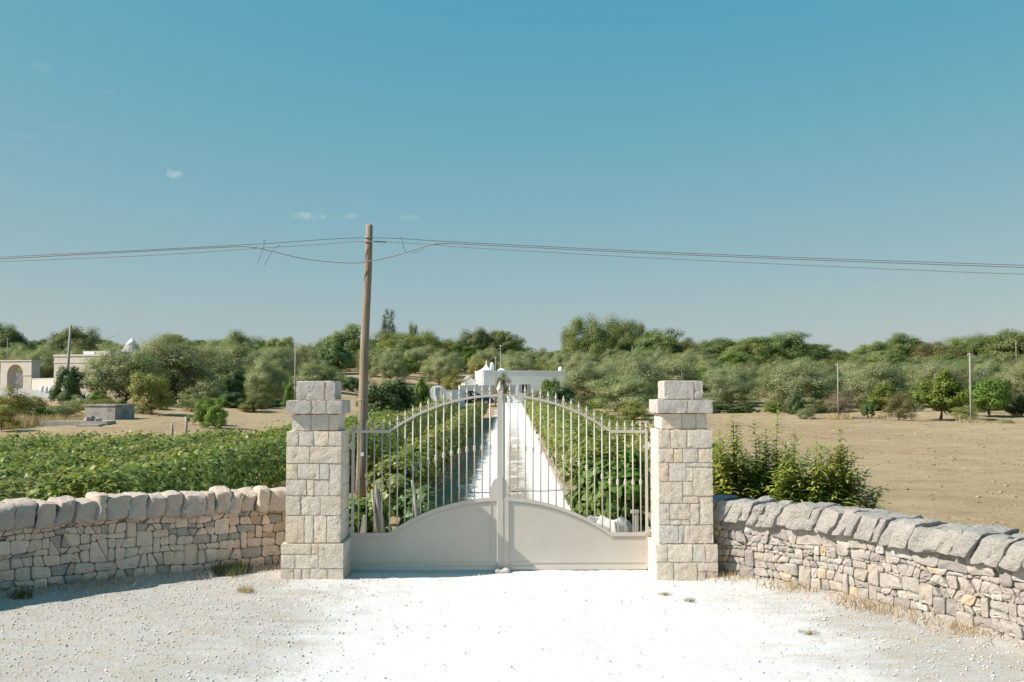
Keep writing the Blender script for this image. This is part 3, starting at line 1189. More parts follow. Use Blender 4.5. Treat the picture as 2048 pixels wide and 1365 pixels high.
leaf(-1, 'beige steel gate leaf partly in shadow, beside the pole, carrying the pointed meeting post')
leaf(1, 'beige steel gate leaf fully sunlit, hung on the pillar by the peach bushes')
# ground stop under the meeting post
V, F = rough_box(.20, .16, .06, 7, 6, 3, .028, .03, 4.4, 12)
o = obj('gate_stop', pyd('gate_stop', V, F, True), None, (.03, -.17, .012), M['rock'])
tag(o, 'rough white mortar stop on the ground under the gate centre', 'gate stop')

# ------------------------------------------------------------------ leaf clouds
def leaf_mesh(name, tmpl_v, tmpl_f, pos, nrm, spin, size, tint, mat, axis=None):
    """many small leaves; tmpl in x,y (y = along the leaf), z = its normal"""
    N = len(pos)
    tv = np.array(tmpl_v, float); k = len(tv); m = len(tmpl_f[0])
    n = nrm / (np.linalg.norm(nrm, axis=1, keepdims=True) + 1e-9)
    if axis is None:
        rv = np.stack([np.cos(spin), np.sin(spin), .3 * np.sin(spin * 3.1)], 1)
    else:
        rv = axis
    y = rv - n * (rv * n).sum(1, keepdims=True)
    y /= np.linalg.norm(y, axis=1, keepdims=True) + 1e-9
    x = np.cross(y, n)
    W = pos[:, None, :] + size[:, None, None] * (tv[None, :, 0:1] * x[:, None, :] + tv[None, :, 1:2] * y[:, None, :] + tv[None, :, 2:3] * n[:, None, :])
    W = W.reshape(-1, 3).astype(np.float32)
    fa = np.array(tmpl_f, int)
    FF = (fa[None] + (np.arange(N) * k)[:, None, None]).reshape(-1, m)
    me = bpy.data.meshes.new(name)
    me.vertices.add(len(W)); me.vertices.foreach_set('co', W.ravel())
    me.loops.add(FF.size); me.loops.foreach_set('vertex_index', FF.astype(np.int32).ravel())
    me.polygons.add(len(FF)); me.polygons.foreach_set('loop_start', np.arange(0, FF.size, m, dtype=np.int32))
    me.update(calc_edges=True)
    at_ = me.attributes.new('tint', 'FLOAT', 'FACE')
    at_.data.foreach_set('value', np.repeat(tint, len(tmpl_f)).astype(np.float32))
    me.materials.append(mat)
    return me


RHOMB_V = [(0, 0, 0), (.28, .45, .06), (0, 1, 0), (-.28, .45, .06)]
RHOMB_F = [(0, 1, 2, 3)]
BROAD_V = [(0, 0, 0), (.42, .4, .1), (0, 1, -.05), (-.42, .4, .1)]
BROAD_F = [(0, 1, 2), (0, 2, 3)]
VINE_V = [(0, 0, 0), (.50, .12, .06), (.40, .62, .03), (0, 1, -.08), (-.40, .62, .03), (-.50, .12, .06), (0, .42, .10)]
VINE_F = [(6, 0, 1), (6, 1, 2), (6, 2, 3), (6, 3, 4), (6, 4, 5), (6, 5, 0)]


def rdirs(g_, n):
    v = g_.normal(size=(n, 3))
    return v / np.linalg.norm(v, axis=1, keepdims=True)


def crown(g_, n, clumps, cr, z0, lobes=None, shell=.55, flat=1.0, droop=0.0, bottom=0.25):
    """leaf positions in a unit crown: x,y in +-.5, z from z0 to 1; clumped, uneven outline"""
    c = rdirs(g_, clumps)
    c[:, 2] = np.where(c[:, 2] < 0, c[:, 2] * bottom * 2.2, c[:, 2])
    low = np.clip(-c[:, 2:3] / .9, 0, 1)
    c[:, :2] *= 1 + .55 * low * (bottom > .3)
    rad = shell + (1 - shell) * g_.random(clumps) ** .7
    lump = 1 + .16 * np.sin(3 * np.arctan2(c[:, 1], c[:, 0]) + g_.uniform(0, 6)) + .12 * np.sin(5 * np.arctan2(c[:, 1], c[:, 0]) + 3 * c[:, 2] + g_.uniform(0, 6))
    zc = z0 + (1 - z0) * .45
    hz = (1 - z0) * .5
    half = np.array([.5 - cr * .6, .5 - cr * .6, hz - cr * .5])
    C = c * rad[:, None] * lump[:, None] * half
    C[:, 2] += zc
    size = cr * g_.uniform(.55, 1.25, clumps)
    wgt = size ** 2
    idx = g_.choice(clumps, n, p=wgt / wgt.sum())
    d = rdirs(g_, n)
    rr_ = g_.random(n) ** .45
    P = C[idx] + d * (rr_ * size[idx])[:, None] * np.array([1, 1, .8 * flat])
    P[:, 2] -= droop * rr_ * size[idx]
    out = P - np.array([0, 0, zc]); out /= np.linalg.norm(out, axis=1, keepdims=True) + 1e-9
    nrm = .80 * d + .50 * out + np.array([0, 0, .40]) + .34 * rdirs(g_, n)
    ct = g_.random(clumps)
    tint = np.clip(.15 + .35 * g_.random(n) + .45 * ct[idx], 0, 1)
    return P, nrm, tint, C


def trunk_mesh(name, C, z0, rng_, r0, lean=(0, 0), nb=7, fork=.32, sides=7):
    m = MB()
    top = Vector((lean[0], lean[1], z0 + .12))
    mid = Vector((lean[0] * .45 + rng_.uniform(-.03, .03), lean[1] * .4 + rng_.uniform(-.03, .03), top.z * .5))
    m.tube([(0, 0, -.03), (0, 0, .01), mid, top], [r0 * 1.5, r0 * 1.15, r0 * .85, r0 * .7], sides)
    order = sorted(range(len(C)), key=lambda i: rng_.random())[:nb]
    for i in order:
        e = Vector(C[i])
        s_ = mid.lerp(top, rng_.uniform(.3, 1))
        q = s_.lerp(e, .5) + Vector((rng_.uniform(-.04, .04), rng_.uniform(-.04, .04), rng_.uniform(0, .05)))
        m.tube([s_, q, e], [r0 * .5, r0 * .3, r0 * .1], 5)
    return m.mesh(name, True)


PROTO = {}


def make_proto(kind, count, n, clumps, cr, z0, leaf_size, lmat, bark, r0, tmpl=(RHOMB_V, RHOMB_F), shell=.5, droop=0., lean=.05, bottom=.25, nb=8, seed=0):
    PROTO[kind] = []
    for q in range(count):
        g_ = np.random.default_rng(seed * 101 + q * 17 + 5)
        P, nrm, tint, C = crown(g_, n, clumps, cr, z0, shell=shell, droop=droop, bottom=bottom)
        size = leaf_size * g_.uniform(.6, 1.35, n)
        cm_ = leaf_mesh('crown', tmpl[0], tmpl[1], P, nrm, g_.uniform(0, 6.28, n), size, tint, lmat)
        rng_ = random.Random(seed * 31 + q)
        tm = trunk_mesh('trunk', C, z0, rng_, r0, (rng_.uniform(-lean, lean), rng_.uniform(-lean, lean)), nb)
        tm.materials.append(bark)
        PROTO[kind].append((tm, cm_))


make_proto('olive', 5, 36000, 110, .135, .04, .0200, M['l_olive'], M['olive_bark'], .030, shell=.42, lean=.10, bottom=.40, seed=1)
make_proto('oak', 5, 28000, 95, .140, .02, .0220, M['l_oak'], M['bark'], .024, (BROAD_V, BROAD_F), shell=.45, bottom=.42, seed=2)
make_proto('brown', 2, 20000, 85, .13, .03, .0205, M['l_brown'], M['bark'], .024, shell=.42, bottom=.42, seed=3)
make_proto('pine', 3, 28000, 85, .15, .05, .0195, M['l_pine'], M['bark'], .024, shell=.40, bottom=.40, seed=4)
make_proto('bright', 3, 10000, 60, .15, .08, .040, M['l_bright'], M['bark'], .024, (BROAD_V, BROAD_F), shell=.40, bottom=.38, seed=5)
make_proto('bush', 3, 8000, 60, .16, -.06, .042, M['l_bright'], M['bark'], .018, (BROAD_V, BROAD_F), shell=.35, bottom=.45, seed=15, nb=14)
make_proto('yellow', 3, 9000, 70, .14, .0, .034, M['l_yellow'], M['bark'], .018, shell=.28, bottom=.45, seed=6, nb=14)
make_proto('dark', 3, 13000, 70, .15, .0, .036, M['l_dark'], M['bark'], .024, (BROAD_V, BROAD_F), shell=.45, seed=7, bottom=.45)
make_proto('eucalypt', 1, 5200, 30, .13, .10, .034, M['l_blue'], M['bark'], .022, shell=.32, seed=8, droop=.3, bottom=.45)
make_proto('greyshrub', 2, 9000, 60, .15, -.05, .032, M['l_olive'], M['olive_bark'], .02, shell=.4, seed=9, bottom=.45)
make_proto('twiggy', 2, 6000, 70, .16, .06, .060, M['l_twig'], M['bark'], .018, ([(0, 0, 0), (.06, .5, .02), (0, 1, 0), (-.06, .5, .02)], RHOMB_F), shell=.25, seed=10, bottom=.4, nb=30)
make_proto('drybush', 2, 8000, 60, .15, -.05, .032, M['l_brown'], M['bark'], .016, shell=.35, seed=12, bottom=.45, nb=18)
_cnt = {}
_cr = random.Random(99)


def tree(kind, pos, W, H, name, label, cat, group=None, rz=None):
    k = _cnt.get(kind, 0); _cnt[kind] = k + 1
    tm, cm_ = PROTO[kind][k % len(PROTO[kind])]
    root = thing(name, label, cat, pos, _cr.uniform(0, 6.28) if rz is None else rz, group)
    root.scale = (W, W, H)
    obj('trunk', tm, root)
    obj('crown', cm_, root)
    return root


def tree_px(kind, px, D, top, wpx, name, label, cat, group=None, rz=None, sink=0.0):
    p = on_ground(px, D)
    H = (ztop(top, D) - p.z + sink) * 1.07
    W = wpx * D / F_PX * 1.12
    p.z -= sink
    return tree(kind, p, W, H, name, label, cat, group, rz)


# ---- named trees and shrubs, (kind, px, D, top, width px, name, label, category)
T = [
    ('olive', 243, 74, 688, 150, 'olive_tree', 'big olive tree with leaning dark trunk behind the concrete cistern', 'tree'),
    ('olive', 345, 80, 680, 200, 'olive_tree', 'broad olive crown behind the yellowing almond tree', 'tree'),
    ('olive', 452, 92, 682, 130, 'olive_tree', 'olive tree joining the broad olive crowns towards the pillar', 'tree'),
    ('dark', 137, 72, 722, 58, 'evergreen_tree', 'small dark evergreen tree in front of the cream building', 'tree'),
    ('yellow', 303, 66, 740, 92, 'almond_tree', 'yellowing almond tree right of the concrete cistern', 'tree'),
    ('bush', 196, 69, 778, 52, 'shrub', 'low green shrub behind the concrete cistern', 'shrub'),
    ('bush', 432, 55, 800, 46, 'fig_bush', 'bright green bush on bare earth behind the vineyard', 'shrub'),
    ('bush', 405, 57, 790, 44, 'fig_bush', 'pale green bush touching the bright bush behind the vineyard', 'shrub'),
    ('yellow', 22, 60, 776, 95, 'shrub', 'yellow green shrub at the edge of photo below the arch', 'shrub'),
    ('yellow', 70, 64, 792, 60, 'shrub', 'olive brown shrub below the arch ramp', 'shrub'),
    ('greyshrub', 118, 63, 808, 55, 'shrub', 'grey green weed bush left of the concrete cistern', 'shrub'),
    ('bush', 88, 61, 812, 36, 'shrub', 'little green bush among weeds below the ramp', 'shrub'),
    ('yellow', 5, 52, 806, 60, 'shrub', 'thin stemmed yellow shrub cut by the photo edge above the vines', 'shrub'),
    ('greyshrub', 420, 78, 745, 75, 'shrub', 'grey olive shrub between almond tree and bright fig bush', 'shrub'),
    ('dark', 480, 84, 738, 64, 'evergreen_tree', 'dark green bush mass beside the leaning olive', 'tree'),
    ('olive', 535, 80, 718, 96, 'olive_tree', 'single round olive tree on bare earth left of the pillar', 'tree'),
    ('bush', 579, 78, 757, 26, 'shrub', 'little bright green tree touching the pillar edge', 'shrub'),
    ('olive', 640, 112, 720, 96, 'olive_tree', 'olive tree showing just above the pillar cap by the pole', 'tree'),
    ('dark', 774, 62, 756, 118, 'fig_tree', 'wide dark green fig tree between pole and white portal', 'tree'),
    ('bright', 838, 66, 757, 48, 'fig_tree', 'lighter green tree at the portal side of the dark fig', 'tree'),
    ('yellow', 906, 108, 742, 50, 'almond_tree', 'small yellow green tree left of the white house', 'tree'),
    ('brown', 1007, 104, 747, 40, 'house_bush', 'round brown green bush against the white house front', 'shrub'),
    ('bright', 1098, 86, 754, 42, 'fig_tree', 'fresh green tree hiding the house window', 'tree'),
    ('dark', 1122, 82, 766, 58, 'fig_tree', 'dark green bush right of the white house', 'shrub'),
    ('olive', 1072, 80, 778, 50, 'olive_tree', 'small olive bush right of the drive end', 'shrub'),
    ('olive', 1178, 94, 730, 120, 'olive_tree', 'silvery olive tree beside the white house end', 'tree'),
    ('olive', 1250, 78, 742, 135, 'olive_tree', 'large silvery olive tree behind the gate leaf finials', 'tree'),
    ('yellow', 1268, 66, 800, 70, 'almond_tree', 'low yellow green tree next to the capped pillar', 'tree'),
    ('greyshrub', 1611, 69, 812, 42, 'shrub', 'round grey green shrub at the edge of the dry field', 'shrub'),
    ('dark', 1590, 74, 788, 34, 'shrub', 'dark small tree behind the round grey green shrub', 'shrub'),
    ('twiggy', 1679, 70, 776, 62, 'bare_tree', 'bare twiggy tree around a grey post in the field', 'tree'),
    ('dark', 1734, 72, 802, 28, 'shrub', 'small dark green bush between bare tree and brown bush', 'shrub'),
    ('bright', 1768, 80, 768, 56, 'fig_tree', 'green tree half behind the brown bush', 'tree'),
    ('drybush', 1797, 68, 778, 64, 'dry_bush', 'brown half dry bush standing alone in the dry field', 'shrub'),
    ('bright', 1881, 70, 742, 94, 'fig_tree', 'round fresh green tree with short dark trunk in the field', 'tree'),
    ('bright', 1978, 73, 755, 90, 'fig_tree', 'fresh green tree right of the concrete pole', 'tree'),
    ('yellow', 1928, 66, 812, 58, 'shrub', 'low yellow green bush at the concrete pole foot', 'shrub'),
    ('greyshrub', 2010, 60, 838, 34, 'shrub', 'small weed clump in stubble near the photo edge', 'shrub'),
    ('dark', 2042, 74, 780, 50, 'evergreen_tree', 'dark bush at the photo edge behind the green trees', 'shrub'),
    # skyline
    ('oak', 20, 200, 648, 90, 'oak_tree', 'dark oak on the skyline above the arch', 'tree'),
    ('oak', 146, 205, 652, 96, 'oak_tree', 'dark oak on the skyline behind the leaning pole', 'tree'),
    ('brown', 158, 180, 672, 66, 'oak_tree', 'brownish oak in front of the dark skyline oak', 'tree'),
    ('oak', 350, 240, 668, 80, 'oak_tree', 'small dark oak peeking over the broad olives', 'tree'),
    ('pine', 470, 230, 662, 110, 'pine_tree', 'light green pine over the broad olives', 'tree'),
    ('oak', 563, 190, 667, 66, 'oak_tree', 'dark oak behind the thin grey post', 'tree'),
    ('oak', 690, 210, 650, 96, 'oak_tree', 'tall brown green oak left of the wooden pole', 'tree'),
    ('dark', 668, 180, 684, 70, 'oak_tree', 'dark oak at the foot of the tall brown green oak', 'tree'),
    ('eucalypt', 776, 270, 612, 44, 'eucalyptus_tree', 'slender pale eucalyptus standing above the skyline', 'tree'),
    ('pine', 826, 270, 644, 26, 'pine_tree', 'narrow pine tip right of the eucalyptus', 'tree'),
    ('pine', 790, 250, 656, 90, 'pine_tree', 'bright green crown under the eucalyptus', 'tree'),
    ('pine', 855, 235, 661, 116, 'pine_tree', 'wide yellow green crown right of the eucalyptus', 'tree'),
    ('oak', 808, 225, 680, 90, 'oak_tree', 'dark oak under the bright crowns', 'tree'),
    ('oak', 955, 245, 655, 70, 'oak_tree', 'dark blue green oak above the white house', 'tree'),
    ('oak', 1005, 248, 660, 84, 'oak_tree', 'dark oak beside the tall oak above the house', 'tree'),
    ('oak', 908, 240, 678, 60, 'oak_tree', 'dark oak between the wide crown and the house oaks', 'tree'),
    ('pine', 1160, 225, 629, 84, 'pine_tree', 'left tall pine of the skyline clump', 'tree'),
    ('pine', 1240, 232, 624, 84, 'pine_tree', 'tallest pine of the skyline clump', 'tree'),
    ('pine', 1200, 224, 640, 90, 'pine_tree', 'middle pine of the skyline clump', 'tree'),
    ('pine', 1278, 236, 642, 56, 'pine_tree', 'right edge pine of the skyline clump', 'tree'),
    ('oak', 1316, 222, 657, 104, 'oak_tree', 'round dark oak right of the pine clump', 'tree'),
    ('brown', 1378, 232, 676, 60, 'oak_tree', 'brown topped tree right of the round oak', 'tree'),
    ('oak', 1560, 222, 664, 130, 'oak_tree', 'highest broad oak of the wood behind the grove', 'tree'),
    ('oak', 1450, 226, 674, 120, 'oak_tree', 'broad oak left of the highest wood oak', 'tree'),
    ('oak', 1505, 215, 672, 110, 'oak_tree', 'broad oak in front of the two highest wood oaks', 'tree'),
    ('oak', 1630, 232, 682, 100, 'oak_tree', 'low oak where the wood dips to the sky gap', 'tree'),
    ('oak', 1748, 236, 684, 90, 'oak_tree', 'dark oak right of the sky gap', 'tree'),
    ('oak', 1812, 230, 666, 96, 'oak_tree', 'blue green oak behind the brown oak', 'tree'),
    ('brown', 1872, 205, 682, 116, 'oak_tree', 'large brown oak above the round green tree', 'tree'),
    ('pine', 1938, 228, 662, 100, 'pine_tree', 'yellow green crown on the skyline behind the concrete pole', 'tree'),
    ('oak', 2030, 205, 656, 120, 'oak_tree', 'tall oak on the skyline at the photo edge', 'tree'),
    ('oak', 1985, 215, 670, 90, 'oak_tree', 'dark oak left of the tall edge oak', 'tree'),
]
for t in T:
    tree_px(*t)
blocked = [(on_ground(t[1], t[2]), t[4] * t[2] / F_PX * .5) for t in T]

# ---- unnumbered wood and grove
grv = random.Random(21)
def free(p, r):
    for q, rr_ in blocked:
        if (p.x - q.x) ** 2 + (p.y - q.y) ** 2 < (r * .62 + rr_ * .62) ** 2:
            return False
    return True
def pxof(p):
    return 1000 + p.x / (p.y - CAM.y) * F_PX
LM = [(20, 'above the archway'), (145, 'behind the leaning concrete pole'), (250, 'over the cistern'), (345, 'behind the broad olive crowns'), (450, 'near the light green pine'),
      (535, 'behind the round olive'), (625, 'above the pillar by the pole'), (700, 'at the wooden pole'), (775, 'below the eucalyptus'), (850, 'above the white portal'), (930, 'above the courtyard wall'),
      (1010, 'above the house tower'), (1090, 'above the flat house roof'), (1160, 'beside the house end'), (1240, 'below the pine clump'), (1320, 'below the round dark oak'), (1400, 'above the sunlit pillar'),
      (1490, 'above the tall peach bush'), (1570, 'below the highest broad oak'), (1640, 'above the lower peach bush'), (1700, 'below the sky gap'), (1790, 'behind the brown bush'), (1870, 'behind the round green tree'),
      (1945, 'behind the tall field post'), (2040, 'at the right photo edge')]
def where(px):
    return min(LM, key=lambda q: abs(q[0] - px))[1]
ORD = ['first', 'second', 'third', 'fourth', 'fifth', 'sixth', 'seventh', 'eighth', 'ninth', 'tenth', 'eleventh', 'twelfth', 'thirteenth', 'fourteenth', 'fifteenth', 'sixteenth']
n_ol = n_ok = 0
USED = set()
# olive grove on the slope
for ri, row_y in enumerate(np.arange(71, 213, 10.5)):
    D = row_y - CAM.y
    x = -.52 * D
    while x < .56 * D:
        x += grv.uniform(5.4, 8.6)
        y = row_y + grv.uniform(-3, 3)
        p = Vector((x, y, 0)); D2 = y - CAM.y; px = pxof(p)
        if px < -60 or px > 2120:
            continue
        if px < 560 and D2 < 108: continue
        if 560 <= px < 1140 and D2 < 150: continue
        if 850 < px < 1150 and D2 < 158: continue
        if 660 < px < 735 and D2 < 185: continue
        if px >= 1140 and D2 < 84: continue
        if 60 < px < 215 and D2 < 128: continue
        if px > 1420 and D2 > 152: continue
        W = grv.uniform(5.6, 7.6)
        if not free(p, W * .40): continue
        p.z = float(zt(x, y)) - .15
        H = grv.uniform(4.0, 5.1) if px > 1420 else grv.uniform(4.6, 5.9)
        kind = 'olive' if grv.random() < .88 else ('bright' if grv.random() < .4 else 'yellow')
        if kind == 'olive':
            lab = 'silvery olive in the %s row of the slope grove %s' % (ORD[ri], where(px))
            if lab in USED:
                lab = 'small silvery olive, %s grove row, %s' % (ORD[ri], where(px)); W *= .72; H *= .80
            if lab in USED:
                continue
            tree(kind, p, W, H, 'olive_tree', lab, 'tree', 'olive trees of the grove on the slope')
        else:
            lab = '%s fruit tree, %s grove row, %s' % ('fresh green' if kind == 'bright' else 'yellow green', ORD[ri], where(px))
            if lab in USED:
                continue
            tree(kind, p, W * .7, H * .8, 'fruit_tree', lab, 'tree', 'greener trees among the olives')
        USED.add(lab)
        blocked.append((p.copy(), W * .36)); n_ol += 1
# wood on the skyline
KW = {'oak': 'dark oak', 'pine': 'yellow green pine', 'brown': 'brownish oak', 'olive': 'grey green tree', 'bright': 'fresh green tree', 'dark': 'deep green tree'}
for ri, row_y in enumerate((146, 158, 171, 184, 198, 212, 226, 240, 256)):
    D = row_y - CAM.y
    x = -.55 * D
    while x < .57 * D:
        x += grv.uniform(5, 8.5)
        y = row_y + grv.uniform(-5, 5)
        p = Vector((x, y, 0)); D2 = y - CAM.y; px = pxof(p)
        if px < -60 or px > 2120: continue
        if px < 1420 and D2 < (188 if px < 640 else 205): continue
        sky_y = float(np.interp(px, [0, 70, 90, 190, 260, 420, 520, 600, 640, 760, 900, 1046, 1060, 1120, 1300, 1400, 1580, 1660, 1690, 1715, 1800, 2048],
                                [668, 678, 674, 676, 682, 676, 672, 684, 674, 672, 678, 686, 692, 686, 672, 680, 680, 690, 703, 690, 676, 672]))
        p.z = float(zt(x, y)) - .3
        drop_ = (40 if px > 1420 else 26) * (1 - ri / 8)
        H = ztop(sky_y + 4 + drop_ + grv.uniform(-8, 14), D2) - p.z
        H = max(H, 3.5)
        if H > 13: continue
        W = min(grv.uniform(8.5, 12.5), H * 1.5)
        if not free(p, W * .30): continue
        kind = grv.choice(['oak', 'oak', 'oak', 'oak', 'pine', 'brown', 'olive', 'dark', 'bright'])
        lab = '%s of the skyline wood, %s rank, %s' % (KW[kind], ORD[ri], where(px))
        if lab in USED:
            kind = grv.choice([q for q in KW if q != kind])
            lab = '%s of the skyline wood, %s rank, %s' % (KW[kind], ORD[ri], where(px))
        if lab in USED:
            continue
        USED.add(lab)
        tree(kind, p, W, H, 'wood_tree', lab, 'tree', 'trees of the wood along the skyline')
        blocked.append((p.copy(), W * .30)); n_ok += 1
# scrub and young growth filling the edges of the grove
UG = ['greyshrub', 'yellow', 'bush', 'drybush', 'greyshrub', 'dark']
UN = {'greyshrub': 'grey green', 'yellow': 'yellowish', 'bush': 'fresh green', 'drybush': 'half dry brown', 'dark': 'deep green'}
def scrub(n, px0, px1, D0, D1, w0, w1, h0, h1, zone):
    for q in range(n):
        px = px0 + (px1 - px0) * (q + grv.uniform(.1, .9)) / n
        D = grv.uniform(D0, D1)
        p = on_ground(px, D); p.z -= .1
        kind = grv.choice(UG)
        W = grv.uniform(w0, w1)
        tree(kind, p, W, grv.uniform(h0, h1), 'scrub_bush', '%s scrub bush %s, %s from the gate' % (UN[kind], zone, ORD[q]), 'shrub', 'scrub at the edge of the grove')
scrub(13, 555, 265, 88, 104, 2.6, 4.4, 1.5, 2.8, 'behind the left olives')
scrub(12, 545, 380, 70, 82, 1.4, 2.6, .8, 1.6, 'under the left olives')
scrub(9, 330, 0, 62, 72, 1.4, 2.8, .7, 1.3, 'round the cistern')
scrub(16, 1430, 2060, 78, 90, 1.8, 3.4, 1.0, 2.2, 'along the far field edge')
scrub(9, 1150, 1420, 80, 92, 1.8, 3.2, .9, 1.8, 'behind the sunlit gate leaf')
scrub(9, 900, 620, 118, 146, 2.4, 4.0, 1.2, 2.2, 'on the slope by the house')
print('grove', n_ol, 'wood', n_ok)

# ------------------------------------------------------------------ vines
VP = np.random.default_rng(77)
POST = MB().tube([(0, 0, -.05), (.01, 0, .5), (0, .01, 1.0)], [.035, .032, .03], 7).mesh('post', True)
POST.materials.append(M['grey_wood'])
VTR = MB()
VTR.tube([(0, 0, -.05), (.03, .02, .25), (-.02, .03, .5), (.03, -.02, .75)], [.035, .028, .024, .015], 6)
VTR.tube([(-.02, .03, .45), (.02, .25, .7), (0, .5, .78)], [.018, .014, .008], 5)
VTR.tube([(-.02, .03, .45), (.02, -.22, .7), (0, -.48, .78)], [.018, .014, .008], 5)
VTR = VTR.mesh('vine_trunk', True)
VTR.materials.append(M['bark'])


def vine_row(label, xf, y0, y1, hw, h, dens, group=None, mat='l_vine', bias=0.0, lsize=.090, posts=True, zb=.25, name='vine_row'):
    L = y1 - y0
    mid_y = (y0 + y1) / 2
    # leaves thin out with distance, where they are smaller than a pixel
    N = int(L * dens * 1.6)
    u = VP.random(N)
    near = 1.0
    y = y0 + L * u ** 1.35
    ln = np.interp(y, [0, 30, 80], [1.0, 1.15, 1.7])
    x0 = xf(y)
    a = VP.uniform(-.35 * math.pi, 1.35 * math.pi, N)
    rr_ = VP.random(N) ** .35
    lump = 1 + .13 * np.sin(y * 3.3 + x0 * 2) + .12 * np.sin(y * 7.1 + a * 2 + x0) + .08 * np.sin(y * 1.3 + x0 * 5)
    hx = hw * lump; hzv = (h - zb) / 2 * (1 + .06 * np.sin(y * 2.3 + x0) + .07 * np.sin(y * 5.7 + 2 * x0))
    X_ = x0 + np.cos(a) * hx * rr_ + VP.normal(0, .05, N)
    Z_ = zb + (h - zb) / 2 + np.sin(a) * hzv * rr_ + VP.normal(0, .04, N)
    sp = VP.random(N) < .03                     # shoots standing out
    Z_ = np.where(sp, Z_ + VP.uniform(.05, .3, N), Z_)
    gz = zt(X_, y)
    P = np.stack([X_, y, Z_ + gz], 1)
    out = np.stack([np.cos(a), VP.normal(0, .5, N), np.sin(a) + .5], 1)
    nrm = out + .75 * rdirs(VP, N)
    patch = .5 + .5 * np.sin(y * 1.9 + x0 * 3.1) * np.sin(y * .77 + x0 * 1.3 + 1)
    tint = np.clip(.72 * VP.random(N) ** 1.1 + .20 * patch + bias + .10 * (VP.random(N) < .02), 0, .94)
    dry = VP.random(N) < .010 * (1 + 5 * (patch > .9))
    tint = np.where(dry, VP.uniform(.94, 1, N), tint)
    size = lsize * ln * VP.uniform(.55, 1.25, N)
    # leaf hangs: its axis points outwards and down
    ax = np.stack([np.cos(a) + VP.normal(0, .8, N), VP.normal(0, 1, N), -.6 + VP.normal(0, .4, N)], 1)
    base = Vector((float(xf(np.array(y0))), y0, float(zt(float(xf(np.array(y0))), y0))))
    root = thing(name, label, 'vine row', base, 0, group)
    me = leaf_mesh('foliage', VINE_V, VINE_F, P - np.array(base), nrm, VP.uniform(0, 6.28, N), size, tint, M[mat], axis=ax)
    obj('foliage', me, root)
    if posts:
        k = y0 + .6
        while k < min(y1, 40):
            xx = float(xf(np.array(k)))
            obj('vine_trunk', VTR, root, Vector((xx + random.uniform(-.1, .1), k, float(zt(xx, k)))) - base).rotation_euler = (0, 0, random.uniform(-.3, .3))
            k += 1.3
        k = y0 + .1
        while k < min(y1, 40):
            xx = float(xf(np.array(k)))
            obj('post', POST, root, Vector((xx, k, float(zt(xx, k)))) - base)
            k += 5.5
    return root


rows = []
# vineyard behind the shaded wall: rows run away from the wall
ends = {0: 60, 1: 52, 2: 34, 3: 25, 4: 20}
starts = {}
for k in range(15):
    x0 = -2.25 - 1.70 * k
    y1 = ends.get(k, 17.6 - .03 * k)
    if k == 0: x0 = -2.12
    y0 = 6.0 if k < 1 else 10.0 if k == 1 else 1.3 if x0 > -5.5 else .3 if x0 > -8 else -.5
    if x0 < -9: y0 = .5
    f = (lambda x0, sl: (lambda y: x0 + sl * y))(x0, .0095 if k < 3 else .0)
    if k == 0:
        vine_row('grapevine row along the shaded side of the white drive', f, y0, y1, .52, .98, 440, None, 'l_vine', -.03)
    elif k == 1:
        vine_row('second grapevine row from the white drive, left of the pole foot', f, y0, y1, .90, 1.36, 400)
    else:
        dens = 420 if x0 > -13 else 340
        hk = 1.25 if k == 2 else 1.04
        vine_row('%s grapevine row from the white drive, in the vineyard behind the shaded wall' % ORD[k], f, y0, y1, .90, hk, dens * 1.1, 'vine rows behind the shaded wall', 'l_vine', .0, posts=False)
vine_row('yellow green row along the sunlit side of the white drive', lambda y: 2.12 + .0095 * y, 6.5, 62, .70, 1.30, 420, None, 'l_vine_y', .02, .095)
vine_row('outer yellow green row between white drive and dry field', lambda y: 3.9 + .006 * y, 6.0, 48, .80, 1.30, 380, None, 'l_vine_y', .04, .095)

# near shrubs just inside the gate
def leafy_shrub(name, label, pos, W, H, n, lsize, mat, tmpl, seed, clumps=45, cat='shrub'):
    g_ = np.random.default_rng(seed)
    P, nrm, tint, C = crown(g_, n, clumps, .17, .02, shell=.4, bottom=.45)
    P = P * np.array([W, W, H])
    me = leaf_mesh('foliage', tmpl[0], tmpl[1], P, nrm, g_.uniform(0, 6.28, n), lsize * g_.uniform(.55, 1.3, n), tint, mat)
    root = thing(name, label, cat, pos)
    obj('foliage', me, root)
    m = MB(); r = random.Random(seed)
    for i in range(10):
        e = Vector(C[r.randrange(len(C))]); e = Vector((e.x * W, e.y * W, e.z * H))
        m.tube([(r.uniform(-.06, .06), r.uniform(-.06, .06), -.04), (e.x * .4, e.y * .4, e.z * .55), e], [.02, .013, .005], 5)
    m.build('stems', M['bark'], root, None, True)
    return root


leafy_shrub('fig_bush', 'dark leafy bush just inside the gate behind the white rocks', (2.15, 4.6, 0), 1.45, 1.35, 2600, .125, M['l_bright'], (VINE_V, VINE_F), 31)
leafy_shrub('laurel_bush', 'low bush inside the gate between pillar and wooden pole', (-2.25, 2.6, 0), 1.0, .85, 1500, .11, M['l_bright'], (VINE_V, VINE_F), 32)
leafy_shrub('vine_bush', 'leafy green bush at the near end of the drive row inside the gate', (-1.75, 4.9, 0), 1.25, 1.05, 2600, .10, M['l_vine'], (VINE_V, VINE_F), 36)
leafy_shrub('laurel_bush', 'blue green bush inside the gate beside the leaning grey stake', (-1.35, 3.1, 0), .9, .95, 1600, .10, M['l_dark'], (VINE_V, VINE_F), 33)

